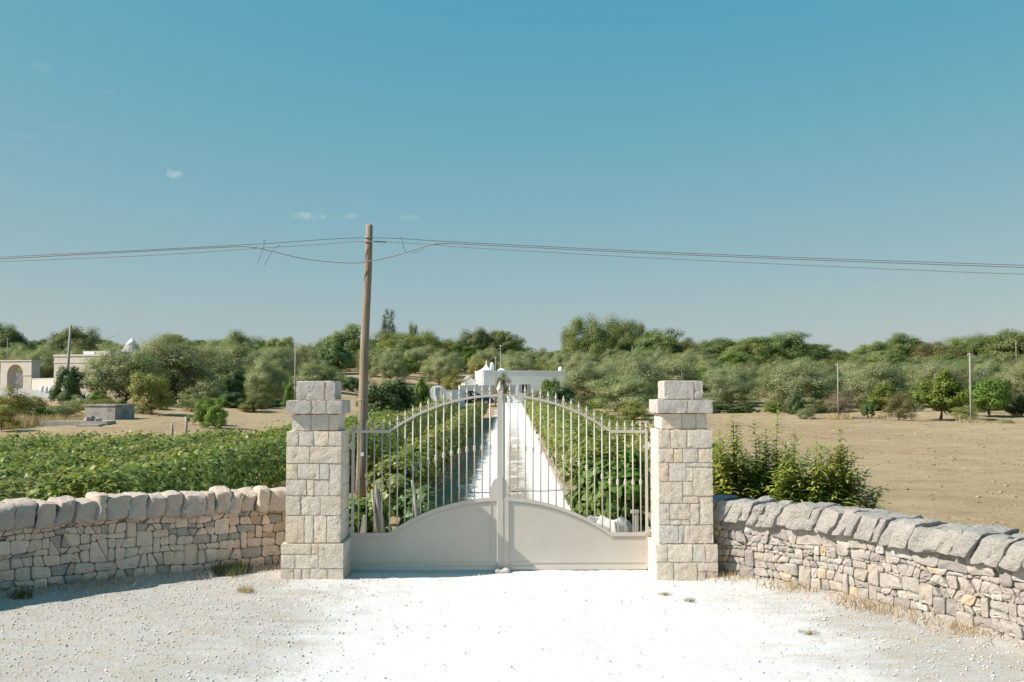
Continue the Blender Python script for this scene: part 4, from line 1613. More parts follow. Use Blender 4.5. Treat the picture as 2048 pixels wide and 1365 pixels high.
# peach bushes behind the sunlit wall
PCH_V = []
for i in range(5):
    t = i / 4
    wv = [.035, .11, .115, .075, .012][i]
    yv = t * (1 - .18 * t); zv = -.42 * t * t
    PCH_V += [(-wv, yv, zv + .02), (wv, yv, zv + .02)]
PCH_F = [(2 * i, 2 * i + 1, 2 * i + 3, 2 * i + 2) for i in range(4)]


def peach_bush(label, pos, W, H, shoots, seed, name='peach_bush', fruit=0):
    g_ = np.random.default_rng(seed); r = random.Random(seed)
    root = thing(name, label, 'shrub', pos)
    m = MB()
    P = []; N_ = []; AX = []; TT = []
    nl = max(2, int(shoots / 9))
    leaders = []
    for q in range(nl):
        ang = 6.28 * q / nl + r.uniform(-.4, .4); rad = math.sqrt(r.uniform(.05, 1)) * W * .40
        leaders.append((math.cos(ang) * rad, math.sin(ang) * rad * .8, H * r.uniform(.60, 1.0) * (1 - .25 * rad / (W * .4))))
    leaders[0] = (leaders[0][0] * .5, leaders[0][1] * .5, H)
    for s_ in range(shoots):
        lx_, ly_, lh_ = leaders[s_ % nl]
        ex = lx_ * 1.1 + r.gauss(0, .12); ey = ly_ * 1.1 + r.gauss(0, .12)
        eh = lh_ * (1.0 if s_ < nl else r.uniform(.45, .98))
        b0 = Vector((ex * .12, ey * .12, 0)); e = Vector((ex, ey, eh))
        mid = Vector((ex * .7, ey * .7, eh * .45))
        m.tube([b0, mid, e], [.011, .007, .002], 5)
        n = int(30 + eh * 40)
        ct = r.random()
        for i in range(n):
            t = .12 + .88 * i / n
            p = (b0 * (1 - t) ** 2 + mid * 2 * t * (1 - t) + e * t * t)
            a = i * 2.4 + r.uniform(-.4, .4)
            o_ = Vector((math.cos(a), math.sin(a), .45 + .5 * t))
            P.append(p + Vector((r.uniform(-.03, .03), r.uniform(-.03, .03), r.uniform(-.02, .02)))); AX.append(o_)
            N_.append(Vector((-math.cos(a) * .5, -math.sin(a) * .5, 1)) + Vector((r.uniform(-.4, .4), r.uniform(-.4, .4), 0)))
            TT.append(min(1, .5 * r.random() + .35 * ct + (.1 if r.random() < .04 else 0)))
    m.build('branches', M['bark'], root, None, True)
    n = len(P)
    me = leaf_mesh('foliage', PCH_V, PCH_F, np.array(P), np.array(N_), np.zeros(n), .165 * g_.uniform(.65, 1.25, n), np.array(TT), M['l_peach'], axis=np.array(AX))
    me.shade_smooth()
    obj('foliage', me, root)
    for i in range(fruit):
        f = MB(); f.lathe([(.002, -.03), (.02, -.024), (.031, 0), (.022, .022), (.003, .029)], 9)
        f.build('fruit', M['peach'], root, min(P, key=lambda q: (q - Vector((W * (.1 + .2 * i), -W * .45, H * (.62 - .2 * i)))).length) + Vector((0, -.02, -.03)), True)
    return root


peach_bush('tallest peach bush with upright shoots behind the wall', on_ground(1535, 15.6), 1.22, 2.20, 190, 41)
peach_bush('peach bush pressed against the pillar behind the wall', on_ground(1462, 15.3), 1.02, 2.08, 150, 46)
peach_bush('lower peach bush with curled leaf tips at the field end', on_ground(1668, 15.2), 1.22, 1.86, 175, 42, fruit=2)
peach_bush('low peach bush filling the gap between the taller ones', on_ground(1602, 14.9), 1.0, 1.70, 130, 47)
peach_bush('small curled sprig just above the coping past the peach bushes', on_ground(1716, 13.4), .22, .98, 4, 43, 'peach_sprig')
peach_bush('wider curled sprig above the coping nearer the dry field', on_ground(1752, 13.2), .36, .92, 7, 44, 'peach_sprig')

# ------------------------------------------------------------------ utility pole and cables
D_P = 23.0
pb = on_ground(722, D_P); pt = at(738, 452, D_P)
root = thing('utility_pole', 'weathered wooden utility pole leaning slightly behind the gate', 'utility pole', pb)
V = []; F = []
m = MB()
pts = []; rad = []
for i in range(13):
    t = i / 12
    p = pb.lerp(pt, t) - pb
    pts.append(p + Vector((.012 * math.sin(t * 9), .01 * math.cos(t * 7), 0)) + (Vector((0, 0, -.1)) if i == 0 else Vector()))
    rad.append((.124 - .042 * t) * (1 + .02 * math.sin(i * 2.1)))
pts.append(pts[-1] + Vector((.002, 0, .05))); rad.append(.028)
m.tube(pts, rad, 14)
m.build('pole_shaft', M['pole_wood'], root, None, True)
axis = (pt - pb).normalized()
def pole_at(py):
    t = (py - 988) / (452 - 988)
    return pb.lerp(pt, t) - pb
for py in (476, 485):
    m = MB(); c = pole_at(py); m.tube([c - axis * .012, c + axis * .012], .100, 14); m.build('cable_clamp', M['pole_metal'], root)
c = pole_at(907)
m = MB(); m.box(c.x - .0, c.x + .07, c.y - .152, c.y - .14, c.z - .04, c.z + .04); m.build('number_tag', M['white'], root)
c = pole_at(800)
m = MB(); m.tube([c - axis * .01, c + axis * .01], .128, 14); m.build('band', M['pole_metal'], root)

D_W = 22.86
def cable(name, label, pts, rad, mat, sag=0):
    P = []
    for (x, y) in pts:
        p = at(x, y, D_W)
        P.append(p)
    # smooth through the points
    Q = []
    n = len(P)
    for i in range(n - 1):
        p0 = P[max(i - 1, 0)]; p1 = P[i]; p2 = P[i + 1]; p3 = P[min(i + 2, n - 1)]
        for k in range(10):
            t = k / 10
            Q.append(.5 * ((2 * p1) + (p2 - p0) * t + (2 * p0 - 5 * p1 + 4 * p2 - p3) * t * t + (3 * p1 - p0 - 3 * p2 + p3) * t ** 3))
    Q.append(P[-1])
    o = Q[0].copy()
    m = MB(); m.tube([q - o for q in Q], rad, 7)
    ob = m.build(name, mat, None, o, True)
    tag(ob, label, 'cable')
    return ob


cable('support_wire', 'uppermost thin wire passing the top of the wooden pole', [(-900, 560), (-400, 537), (0, 515), (300, 500), (525, 488), (733, 476), (940, 486), (1400, 508), (2048, 531), (2700, 548)], .0062, M['cable_dark'])
cable('support_wire', 'second thin wire just under the uppermost one at the pole', [(-900, 562), (-400, 545), (0, 524), (300, 511), (470, 500), (525, 496), (640, 489), (733, 483), (860, 489), (960, 497), (1400, 521), (2048, 549), (2700, 566)], .0085, M['cable'])
cable('slack_cable', 'thick pale cable hanging in a slack loop across the pole', [(-900, 560), (-400, 541), (0, 518), (300, 502), (440, 495), (500, 494), (545, 503), (610, 518), (690, 526), (738, 523), (800, 509), (858, 491), (895, 487), (960, 490), (1400, 511), (2048, 535), (2700, 552)], .0125, M['cable'])
for lab, pts in (('loose tie wire dangling where the slack loop begins', [(531, 483), (528, 482), (527, 495), (515, 526)]),
                 ('second loose tie wire beside the first on the shorter side', [(561, 491), (550, 497), (540, 510), (529, 531)]),
                 ('loose tie wire standing up where the slack loop ends', [(801, 474), (806, 485), (807, 497), (814, 505)]),
                 ('short frayed wire end under the rejoining cables', [(825, 506), (838, 503), (848, 497)])):
    cable('tie_wire', lab, pts, .0055, M['cable_dark'])
# covered joint on the second wire
cable('wire_sleeve', 'short dark sleeve on the thin wire right of the pole', [(748, 483.5), (760, 484), (772, 484.5)], .016, M['cable_dark'])

# ------------------------------------------------------------------ far poles and their wires
def far_pole(px, D, top, label, r, mat, name='field_post', lean=0):
    p = on_ground(px, D)
    h = ztop(top, D) - p.z
    root = thing(name, label, 'pole', p)
    r *= .78
    m = MB(); m.tube([(0, 0, -.1), (lean * .5, 0, h * .5), (lean, 0, h)], [r, r * .85, r * .7], 8)
    m.build('shaft', mat, root, None, True)
    if 'stake' in label:
        return p + Vector((lean, 0, h))
    m = MB(); m.tube([(lean - .12, 0, h - .15), (lean + .12, 0, h - .15)], .03, 6)
    m.tube([(lean - .1, 0, h - .15), (lean - .1, 0, h - .03)], .035, 6); m.tube([(lean + .1, 0, h - .15), (lean + .1, 0, h - .03)], .035, 6)
    m.build('insulators', M['pole_metal'], root)
    return p + Vector((lean, 0, h))


e1 = far_pole(132, 78, 652, 'grey concrete pole leaning before the cream building', .17, M['pole_concrete'], 'concrete_pole', .25)
e2 = far_pole(590, 74, 689, 'thin grey post beside the round olive tree', .075, M['pole_concrete'])
e3 = far_pole(1676, 69, 727, 'thin pale post inside the bare twiggy tree', .075, M['pole_concrete'])
e4 = far_pole(1941, 61, 706, 'tall pale post standing in dry grass of the field', .095, M['pole_concrete'], 'concrete_pole')
e5 = far_pole(991, 99, 714, 'pale post in front of the white house corner', .07, M['pole_concrete'])
e6 = far_pole(1265, 215, 692, 'tiny pale post in front of the round dark oak', .10, M['pole_concrete'])
e7 = far_pole(2034, 190, 682, 'tiny pale post in the wood at the photo edge', .10, M['pole_concrete'])
e8 = far_pole(1522, 150, 735, 'short grey post among the olive crowns', .10, M['pole_concrete'])
e9 = far_pole(13, 140, 677, 'thin post under the dark oak above the arch', .09, M['pole_concrete'])
e10 = far_pole(237, 135, 667, 'thin mast beside the white stone cone', .06, M['pole_metal'], 'antenna_mast')
e11 = far_pole(1364, 60, 738, 'dark iron stake rising behind the pillar cap', .045, M['cable_dark'])


def far_wire(label, a, b, sag, r=.018):
    pts = [a.lerp(b, i / 14) - Vector((0, 0, sag * 4 * (i / 14) * (1 - i / 14))) for i in range(15)]
    m = MB(); m.tube([p - a for p in pts], r, 5)
    tag(m.build('field_wire', M['cable_dark'], None, a, True), label, 'wire')


dz = Vector((0, 0, -.12))
far_wire('thin wire between the field posts on the dry field side', e3 + dz, e4 + dz, .5, .012)
far_wire('thin wire from the tall field post to the photo edge', e4 + dz, at(2160, 705, 52), .3, .012)
far_wire('thin wire from the grey post back to the olive crowns', e2 + dz, at(420, 712, 100), .5, .012)
far_wire('thin wire from the leaning pole to the distant mast', e1 + dz, e10 + dz, .7, .014)
far_wire('thin wire from the leaning pole past the photo edge', e9 + dz, at(-60, 684, 138), .4, .02)

# ------------------------------------------------------------------ white house
hz0 = float(zt(-1.6, 101)) - .1
A = at(967, 780, 115); A.z = hz0
Bp = at(1131, 780, 116.8)
dirx = Vector((Bp.x - A.x, Bp.y - A.y, 0)); Lh = dirx.length; rz = math.atan2(dirx.y, dirx.x)
Hh = ztop(743, 115) - hz0
house = thing('white_house', 'low whitewashed flat roofed house at the end of the drive', 'house', A, rz)
W_ = M['white']
m = MB(); m.box(0, Lh, 0, 6, 0, Hh); m.build('wall', W_, house)
m = MB(); m.box(-.03, Lh + .03, -.03, 6.03, Hh + .003, Hh + .10); m.box(0.2, Lh - .2, .2, 5.8, Hh - .01, Hh + .005); m.build('parapet', W_, house)
# tower end with curved pinnacle roof
m = MB(); m.box(-.15, 1.0, .15, 2.6, 0, Hh + .14); tw = m.build('tower_block', W_, house)
m = MB()
prof = [(.80, 0), (.62, .10), (.42, .28), (.25, .52), (.13, .76), (.07, .92), (.10, .98), (.06, 1.06), (.05, 1.25), (.02, 1.48)]
m.lathe([(r_ * 1.1, z_ * .78) for r_, z_ in prof], 14); m.build('pinnacle', W_, tw, (.55, 1.2, Hh + .142), True)
m = MB(); m.box(-.17, -.14, 1.1, 1.45, 1.35, 2.35); m.lathe([(.17, -.02), (.17, .02)], 10, (-.155, 1.275, 2.35)); m.build('arched_window', M['dark'], tw)
# lower gabled wing behind
m = MB(); m.prism([(0, 0), (1.3, 0), (1.3, 2.35), (.65, 2.85), (0, 2.35)], 0, 3.0)
wing = m.build('wing', W_, house, (-1.75, 2.7, 0))
m = MB(); m.prism([(-.06, 2.33), (.65, 2.88), (1.36, 2.33), (1.36, 2.42), (.65, 2.97), (-.06, 2.42)], -.05, 3.05); m.build('wing_roof', M['roof_stone'], wing)
for x_, y_, r_, h_ in ((1.35, 2.0, .24, .75), (2.6, 2.5, .5, .3), (9.7, 2.2, .26, .3)):
    m = MB()
    if r_ < .3:
        m.lathe([(r_, 0), (r_, h_), (r_ * .75, h_ + .16), (r_ * .1, h_ + .26)], 10)
    else:
        m.lathe([(r_, 0), (r_ * .9, .12), (r_ * .5, .25), (.04, .3)], 12)
    m.build('chimney', W_, house, (x_, y_, Hh + .10), True)
for (x0, x1, z0_, z1_) in ((4.55, 5.15, .95, 1.95), (7.35, 8.05, 1.45, 2.0)):
    m = MB(); m.box(x0, x1, -.012, .05, z0_, z1_); wdw = m.build('window', M['dark'], house)
    m = MB(); m.box(x0 - .38, x0 - .02, -.06, -.02, z0_, z1_); m.build('shutter', M['shutter'], wdw)
    m = MB(); m.box(x1 + .02, x1 + .38, -.06, -.02, z0_, z1_); m.build('shutter', M['shutter'], wdw)
    m = MB(); m.box((x0 + x1) / 2 - .03, (x0 + x1) / 2 + .03, -.022, -.012, z0_, z1_); m.build('mullion', W_, wdw)
m = MB(); m.tube([(0, 0, 0), (0, 0, 3.0)], .035, 6); m.tube([(-.3, 0, 2.7), (.3, 0, 2.7)], .02, 5)
m.lathe([(.02, -.1), (.16, 0), (.02, .1)], 8, (0, 0, 3.0)); m.build('antenna', M['pole_metal'], house, (2.6, 3.2, Hh + .1))

# yard wall, portal and drive gateposts of the house
def px_wall(name, label, pa, Da, pb_, Db, top, th, mat, cat='wall'):
    a = on_ground(pa, Da); b = on_ground(pb_, Db)
    d = Vector((b.x - a.x, b.y - a.y, 0)); L = d.length
    zb = min(a.z, b.z) - .3
    h = ztop(top, (Da + Db) / 2) - zb
    root = thing(name, label, cat, (a.x, a.y, zb), math.atan2(d.y, d.x))
    m = MB(); m.box(0, L, 0, th, 0, h - .08); m.build('wall', mat, root)
    m = MB(); m.box(-.02, L + .02, -.03, th + .03, h - .077, h); m.build('wall_cap', mat, root)
    return root


px_wall('courtyard_wall', 'white courtyard wall in front of the house', 919, 104, 1031, 106, 771, .3, W_)
px_wall('garden_wall', 'low white garden wall between portal and courtyard wall', 890, 92, 930, 98, 780, .3, W_)
px_wall('garden_wall', 'low white wall under the portal beside the vines', 845, 84, 905, 84, 806, .35, W_)
pr = on_ground(852, 88); prz = pr.z - .2
ph = ztop(771, 88) - prz
por = thing('garden_portal', 'white arched portal with grey door left of the courtyard wall', 'portal', (pr.x, pr.y, prz), .12)
s88 = 88 / F_PX
out = [(0, 0), (52 * s88, 0), (52 * s88, ph - .62)]
cxa, ra = 24 * s88, 14 * s88
out += [(cxa + ra + .2, ph - .55)]
for i in range(11):
    a = math.pi * i / 10
    out.append((cxa + ra * math.cos(a), ph - .5 + .5 * math.sin(a)))
out += [(cxa - ra - .1, ph - .48), (0, ph - .55)]
m = MB(); m.prism(out, 0, .45); m.build('wall', W_, por)
m = MB(); m.box(cxa - .22, cxa + .24, -.02, .02, ph - 1.25, ph - .22); dd = m.build('door', M['shutter'], por)
m = MB(); m.box(cxa - .30, cxa - .22, -.05, .02, ph - 1.25, ph - .14); m.box(cxa + .24, cxa + .32, -.05, .02, ph - 1.25, ph - .14); m.box(cxa - .30, cxa + .32, -.053, .02, ph - .218, ph - .13)
m.build('door_frame', W_, dd)
for px, lab in ((1018, 'white stub gatepost on the near side of the drive end'), (1029, 'white stub gatepost on the far side of the drive end')):
    p = on_ground(px, 92)
    root = thing('drive_gatepost', lab, 'gatepost', p)
    m = MB(); m.box(-.17, .17, -.17, .17, -.2, .95); m.build('post', W_, root)
    m = MB(); m.lathe([(.22, 0), (.22, .08), (.15, .16), (.03, .24)], 10); m.build('post_cap', W_, root, (0, 0, .952), True)

# ------------------------------------------------------------------ cars half hidden in the yards
def car(label, px, D, rz_, mat):
    p = on_ground(px, D)
    root = thing('parked_car', label, 'car', p, rz_)
    def loft(secs, name, mt, par, loc=None):
        m = MB(); V = []; F = []
        n = len(secs[0])
        for s_ in secs: V += s_
        for i in range(len(secs) - 1):
            for k in range(n):
                F.append((i * n + k, i * n + (k + 1) % n, (i + 1) * n + (k + 1) % n, (i + 1) * n + k))
        F.append(tuple(range(n))); F.append(tuple(range(len(V) - n, len(V)))[::-1])
        m.add(V, F); return m.build(name, mt, par, loc, True)
    def sec(x, w, z0, z1):
        return [(x, -w, z0), (x, -w * 1.02, (z0 + z1) / 2), (x, -w * .92, z1), (x, w * .92, z1), (x, w * 1.02, (z0 + z1) / 2), (x, w, z0)]
    body = loft([sec(-2.1, .70, .35, .72), sec(-1.95, .80, .25, .88), sec(-1, .84, .22, .92), (sec(.7, .84, .22, .92)), sec(1.7, .80, .22, .82), sec(2.1, .66, .32, .62)], 'body', mat, root)
    loft([sec(-1.75, .70, .90, .95), sec(-1.2, .66, .90, 1.38), sec(.2, .66, .90, 1.42), sec(1.1, .70, .90, .95)], 'cabin', M['glass'], root)
    loft([sec(-1.25, .62, 1.37, 1.41), sec(-.6, .63, 1.40, 1.45), sec(.25, .62, 1.38, 1.43)], 'roof', mat, root)
    for x_ in (-1.3, 1.3):
        for y_ in (-.78, .78):
            m = MB(); m.tube([(0, -.1, 0), (0, .1, 0)], .31, 14); o = m.build('wheel', M['tyre'], root, (x_, y_, .31))
            m = MB(); m.tube([(0, -.108, 0), (0, .108, 0)], .18, 12); m.build('rim', M['pole_metal'], o)
    for y_ in (-.55, .55):
        m = MB(); m.box(2.02, 2.10, y_ - .13, y_ + .13, .55, .68); m.build('headlight', M['white'], root)


car('dark blue car parked in front of the courtyard wall', 944, 99, 0.15, M['car_dark'])
car('pale car almost hidden behind the olive shrub', 384, 96, .5, M['car_white'])

# ------------------------------------------------------------------ arch, ramp and cream building on the far left
DA = 100
sA = DA / F_PX
ap = on_ground(62, DA)
az0 = ap.z - .3
ah = ztop(723, DA) - az0
arch_x0 = -3.95
root = thing('stone_archway', 'pale stone archway at the top of a ramp at the photo edge', 'archway', (ap.x, ap.y, az0), -.34)
# outline with the arch opening, right pier then opening then left pier
cxa = -41 * sA; ra = 20.5 * sA
springing = ah - .30 - ra
out = [(-.0, 0), (0, ah), (arch_x0, ah), (arch_x0, 0), (cxa - ra, 0), (cxa - ra, springing)]
for i in range(1, 12):
    a = math.pi - math.pi * i / 12
    out.append((cxa + ra * math.cos(a), springing + ra * math.sin(a)))
out += [(cxa + ra, springing), (cxa + ra, 0)]
m = MB(); m.prism(out, 0, 1.1); m.build('arch_wall', M['cream'], root)
m = MB(); m.box(arch_x0 - .08, .08, -.08, 1.18, ah + .002, ah + .12); m.build('cornice', M['cream'], root)
m = MB(); m.box(cxa + ra - .04, .05, -.05, 1.15, springing - .12, springing + .02); m.build('impost', M['cream'], root)
px_wall('stone_wall', 'rough stone wall seen through the archway', -40, 118, 60, 118, 742, .5, M['concrete'])
px_wall('ramp_wall', 'low pale wall running right from the archway pier', 63, 100, 112, 96, 757, .35, M['cream'])
# ramp: a paved slope from the arch down to the right
mb = MB(); V = []; F = []
for i in range(13):
    t = i / 12
    px = -30 + 200 * t
    a_ = on_ground(px, 97); b_ = on_ground(px, 84)
    up = .62 * (1 - t) + .03
    V += [(a_.x, a_.y, a_.z + up), (b_.x, b_.y, b_.z + up * .6), (b_.x, b_.y - .4, b_.z - .6), (a_.x, a_.y, a_.z - .6)]
for i in range(12):
    for q in range(4):
        F.append((4 * i + q, 4 * i + (q + 1) % 4, 4 * i + 4 + (q + 1) % 4, 4 * i + 4 + q))
F.append((0, 1, 2, 3)); F.append((51, 50, 49, 48))
mb.add(V, F)
o = mb.build('ramp', M['slab']); o['kind'] = 'structure'
bol = MB(); bol.lathe([(.19, -.4), (.19, .26), (.15, .38), (.06, .43)], 10)
BOL = bol.mesh('kerb_bollard', True)
for i in range(13):
    t = i / 12
    p = on_ground(84 + 100 * t, 93 - 12 * t)
    o = obj('kerb_bollard', BOL, None, p + Vector((0, 0, .35 * (1 - t) + .1)), M['white'])
    tag(o, '%s white kerb stone from the archway in the row along the ramp' % ORD[i], 'kerb stone', 'white kerb stones along the ramp')
# cream building
DB = 112
a0 = on_ground(107, DB); bz = a0.z - .3
bh = ztop(714, DB) - bz
cb = thing('cream_building', 'flat roofed cream building partly hidden behind the small dark evergreen', 'building', (a0.x, a0.y, bz), -.30)
m = MB(); m.box(0, 7.5, 0, 6, 0, bh); m.build('wall', M['cream'], cb)
m = MB(); m.box(-.08, 7.58, -.08, 6.08, bh + .002, bh + .22); m.box(-.04, 7.5, -.05, .0, bh - .75, bh - .62); m.build('cornice', M['cream'], cb)
m = MB(); m.box(2.9, 6.4, 1.2, 5, bh + .223, bh + .62); m.build('roof_block', M['cream'], cb)
m = MB(); m.box(3.5, 4.3, .5, .85, bh + .225, bh + .52); m.build('air_conditioner', M['white'], cb)
m = MB(); m.box(4.4, 4.9, .5, .85, bh + .225, bh + .50); m.build('air_conditioner', M['white'], cb)
m = MB(); m.box(5.2, 6.1, -.02, .05, .9, 2.1); m.build('window', M['dark'], cb)
# white tipped stone cone of a trullo
p = on_ground(262, 140)
h = ztop(677, 140) - p.z
tr = thing('trullo', 'white tipped stone cone roof showing above the olives', 'house', p)
m = MB(); m.box(-3, 3, -3, 3, -.3, h - 4.2); m.build('wall', M['white'], tr)
m = MB(); m.lathe([(3.0, h - 4.198), (2.3, h - 3.1), (1.45, h - 1.9), (.8, h - .95)], 16); m.build('cone_roof', M['roof_stone'], tr)
m = MB(); m.lathe([(.82, h - .95), (.45, h - .42), (.16, h - .12), (.06, h)], 14); m.build('cone_tip', M['white'], tr, None, True)

# concrete cistern with slab and rubble
DC = 60
cp = on_ground(171, DC); cz = cp.z - .15
ch = ztop(809, DC) - cz
cs = thing('concrete_cistern', 'square weathered concrete cistern beyond the vineyard', 'cistern', (cp.x, cp.y, cz), -.22)
m = MB(); m.box(0, 2.0, 0, 2.0, 0, ch - .10); m.build('tank', M['concrete'], cs)
m = MB(); m.box(-.05, 2.05, -.05, 2.05, ch - .097, ch); m.build('lid', M['concrete'], cs)
sp = on_ground(82, 55); 
sl = thing('concrete_slab', 'long low concrete slab lying before the cistern', 'slab', (sp.x, sp.y, sp.z - .1), .02)
m = MB(); m.box(0, 3.6, 0, 1.4, 0, .36); m.build('slab', M['slab'], sl)
m = MB(); m.box(2.3, 3.5, -.9, -.01, 0, .22); m.build('step', M['slab'], sl)
rk = random.Random(8)
def rock(label, pos, s3, mat, seed, cat='rock', group=None):
    def blob(p):
        q = p.copy()
        q += Vector((nz(p, 3 / max(s3), seed), nz(p, 3 / max(s3), seed + 1), nz(p, 3 / max(s3), seed + 2))) * (max(s3) * .22)
        return q
    V, F = rough_box(s3[0], s3[1], s3[2], 5, 5, 4, min(s3) * .32, min(s3) * .10, seed, 4 / max(s3), blob)
    m = pyd('rock', V, F, True); m.set_sharp_from_angle(angle=R(30))
    o = obj('rock', m, None, pos, mat)
    o.rotation_euler = (rk.uniform(-.2, .2), rk.uniform(-.2, .2), rk.uniform(0, 6))
    tag(o, label, cat, group)
rock('larger grey rubble stone on the slab by the cistern', sp + Vector((2.5, .5, .36)), (.5, .4, .3), M['concrete'], 1.1)
rock('smaller grey rubble stone on the slab by the cistern', sp + Vector((3.0, .4, .33)), (.32, .3, .22), M['concrete'], 2.1)
# rocks inside the gate by the sunlit pillar
for i, (x, y, z, s3, lab) in enumerate(((1.60, 3.5, .10, (.42, .36, .30), 'pointed white rock inside the gate under the dark bush'),
                                        (1.90, 3.1, .09, (.52, .40, .30), 'largest white rock inside the gate near the pillar'),
                                        (1.50, 2.9, .06, (.34, .30, .18), 'flat white rock inside the gate'),
                                        (1.72, 2.6, .04, (.24, .2, .14), 'smallest white rock inside the gate'))):
    rock(lab, (x, y, z), s3, M['rock'], 5.5 + i)
# old stake and short posts inside the gate
st = thing('wooden_stake', 'silvery split wooden stake leaning just inside the gate', 'stake', (-1.92, 2.2, 0))
m = MB(); m.tube([(.07, 0, -.05), (.03, .01, .4), (-.03, 0, .78), (-.05, .01, .98)], [.060, .056, .045, .018], 9); m.build('stake_shaft', M['grey_wood'], st, None, True)
m = MB(); m.tube([(.01, -.05, .05), (-.05, -.04, .5), (-.10, -.03, .86)], [.026, .024, .010], 7); m.build('split_piece', M['grey_wood'], st, None, True)
st = thing('field_stake', 'thin grey stake at the foot of the vines inside the gate', 'stake', (-1.36, 2.5, 0))
m = MB(); m.tube([(.07, 0, -.05), (.01, 0, .5), (-.05, 0, .98)], [.03, .027, .022], 8); m.build('stake_shaft', M['grey_wood'], st, None, True)
st = thing('gate_holdback', 'short painted post with flat head inside the gate by the pillar', 'post', (2.08, 1.6, 0))
m = MB(); m.box(-.025, .025, -.025, .025, -.05, .55); m.build('post', M['gate'], st)
m = MB(); m.box(-.09, .03, -.03, .03, .552, .60); m.build('post_head', M['gate'], st)
st = thing('gate_holdback', 'short painted wedge post inside the gate by the wooden stake', 'post', (-2.05, 1.4, 0))
m = MB(); m.prism([(-.09, 0), (.05, 0), (.04, .55), (.0, .55)], -.03, .03); m.build('post', M['gate'], st)
for (px, D, h, lab) in ((373, 46, 1.0, 'short wooden stub in the bare earth behind the vineyard'), (345, 44, .8, 'thinner wooden stub left of the short one')):
    p = on_ground(px, D)
    st = thing('wooden_stub', lab, 'stake', p)
    m = MB(); m.tube([(0, 0, -.1), (.02, 0, h * .6), (.0, 0, h)], [.07, .065, .05], 7); m.build('stub_shaft', M['grey_wood'], st, None, True)

# ------------------------------------------------------------------ gravel, straw, weeds
g_ = np.random.default_rng(55)
N = 90000
gx_ = g_.uniform(-9, 8, N); gy_ = -9.5 + 9.6 * g_.random(N) ** .8
loose = np.clip((np.abs(gx_ - .7) - 1.4) / 2.4, .10, .8)
keep = (gy_ < wall_y(gx_) - .02) & (g_.random(N) < loose) & ~((np.abs(np.abs(gx_) - 2.4) < .42) & (gy_ > -.8))
gx_ = gx_[keep]; gy_ = gy_[keep]; N = len(gx_)
sz = .003 + .012 * g_.random(N) ** 5
OCT = np.array([(1, 0, 0), (0, 1, 0), (-1, 0, 0), (0, -1, 0), (0, 0, .7), (0, 0, -.7)])
OF = np.array([(0, 1, 4), (1, 2, 4), (2, 3, 4), (3, 0, 4), (1, 0, 5), (2, 1, 5), (3, 2, 5), (0, 3, 5)])
jit = 1 + .35 * g_.normal(size=(N, 6, 1)).clip(-1, 1)
ang = g_.uniform(0, 6.28, N)
ca, sa = np.cos(ang)[:, None], np.sin(ang)[:, None]
L_ = OCT[None] * jit * np.array([1.25, .85, 1])[None, None]
x_ = L_[:, :, 0] * ca - L_[:, :, 1] * sa; y_ = L_[:, :, 0] * sa + L_[:, :, 1] * ca
Wv = np.stack([x_, y_, L_[:, :, 2]], -1) * sz[:, None, None]
zb = .012 * np.sin(gx_ * 1.9 + .7 * np.sin(gy_ * 1.3)) + .010 * np.sin(gy_ * 2.7 + gx_ * .8) + .05 * np.exp(-((wall_y(gx_) - gy_) / .5) ** 2) * (np.abs(gx_) > 2.2)
Wv += np.stack([gx_, gy_, zb + sz * .12], -1)[:, None, :]
b = NB('loose_gravel_stone')
a = b.n('ShaderNodeAttribute', attribute_name='tint')
b.color(b.ramp(a.outputs['Fac'], [(0, (.40, .37, .33)), (.2, (.56, .53, .49)), (1, (.70, .675, .64))]))
b.rough(.9, .15)


def lump_mesh(name, W3, n):
    FF = (OF[None] + (np.arange(n) * 6)[:, None, None]).reshape(-1, 3)
    me = bpy.data.meshes.new(name)
    W3 = W3.reshape(-1, 3).astype(np.float32)
    me.vertices.add(len(W3)); me.vertices.foreach_set('co', W3.ravel())
    me.loops.add(FF.size); me.loops.foreach_set('vertex_index', FF.astype(np.int32).ravel())
    me.polygons.add(len(FF)); me.polygons.foreach_set('loop_start', np.arange(0, FF.size, 3, dtype=np.int32))
    me.update(calc_edges=True)
    at_ = me.attributes.new('tint', 'FLOAT', 'FACE')
    at_.data.foreach_set('value', np.repeat(g_.random(n), 8).astype(np.float32))
    return me


me = lump_mesh('gravel', Wv, N)
o = obj('gravel', me, None, None, b.m)
tag(o, 'loose pale gravel stones strewn over the yard', 'gravel', None, 'stuff')

# clods and straw lumps on the tilled field
N = 5000
fy = 1.0 + 66 * g_.random(N) ** 1.6
fx = g_.uniform(.10, .60, N) * (fy + 13.64)
band = np.sin(fy * .55 + .5 * np.sin(fx * .4)) * np.sin(fx * .19 + fy * .12)
k_ = (fy > wall_y(fx) + .8) & (fx > 4.7) & (band + g_.normal(0, .5, N) > .0)
fx = fx[k_]; fy = fy[k_]; N = len(fx)
cs_ = (.012 + .045 * g_.random(N) ** 3) * np.interp(fy, [0, 60], [.8, 1.8])
an_ = g_.uniform(0, 6.28, N); ca, sa = np.cos(an_)[:, None], np.sin(an_)[:, None]
L_ = OCT[None] * (1 + .35 * g_.normal(size=(N, 6, 1)).clip(-1, 1)) * np.array([1.4, .9, .8])[None, None]
W3 = np.stack([L_[:, :, 0] * ca - L_[:, :, 1] * sa, L_[:, :, 0] * sa + L_[:, :, 1] * ca, L_[:, :, 2]], -1) * cs_[:, None, None]
fz = zt(fx, fy) + np.clip((fy - 14) / 20, 0, 1) * .08 * (np.sin(fx * .37 + fy * .21) + np.sin(fx * .13 - fy * .33)) - .045
W3 += np.stack([fx, fy, fz + cs_ * .2], -1)[:, None, :]
b2 = NB('earth_clod')
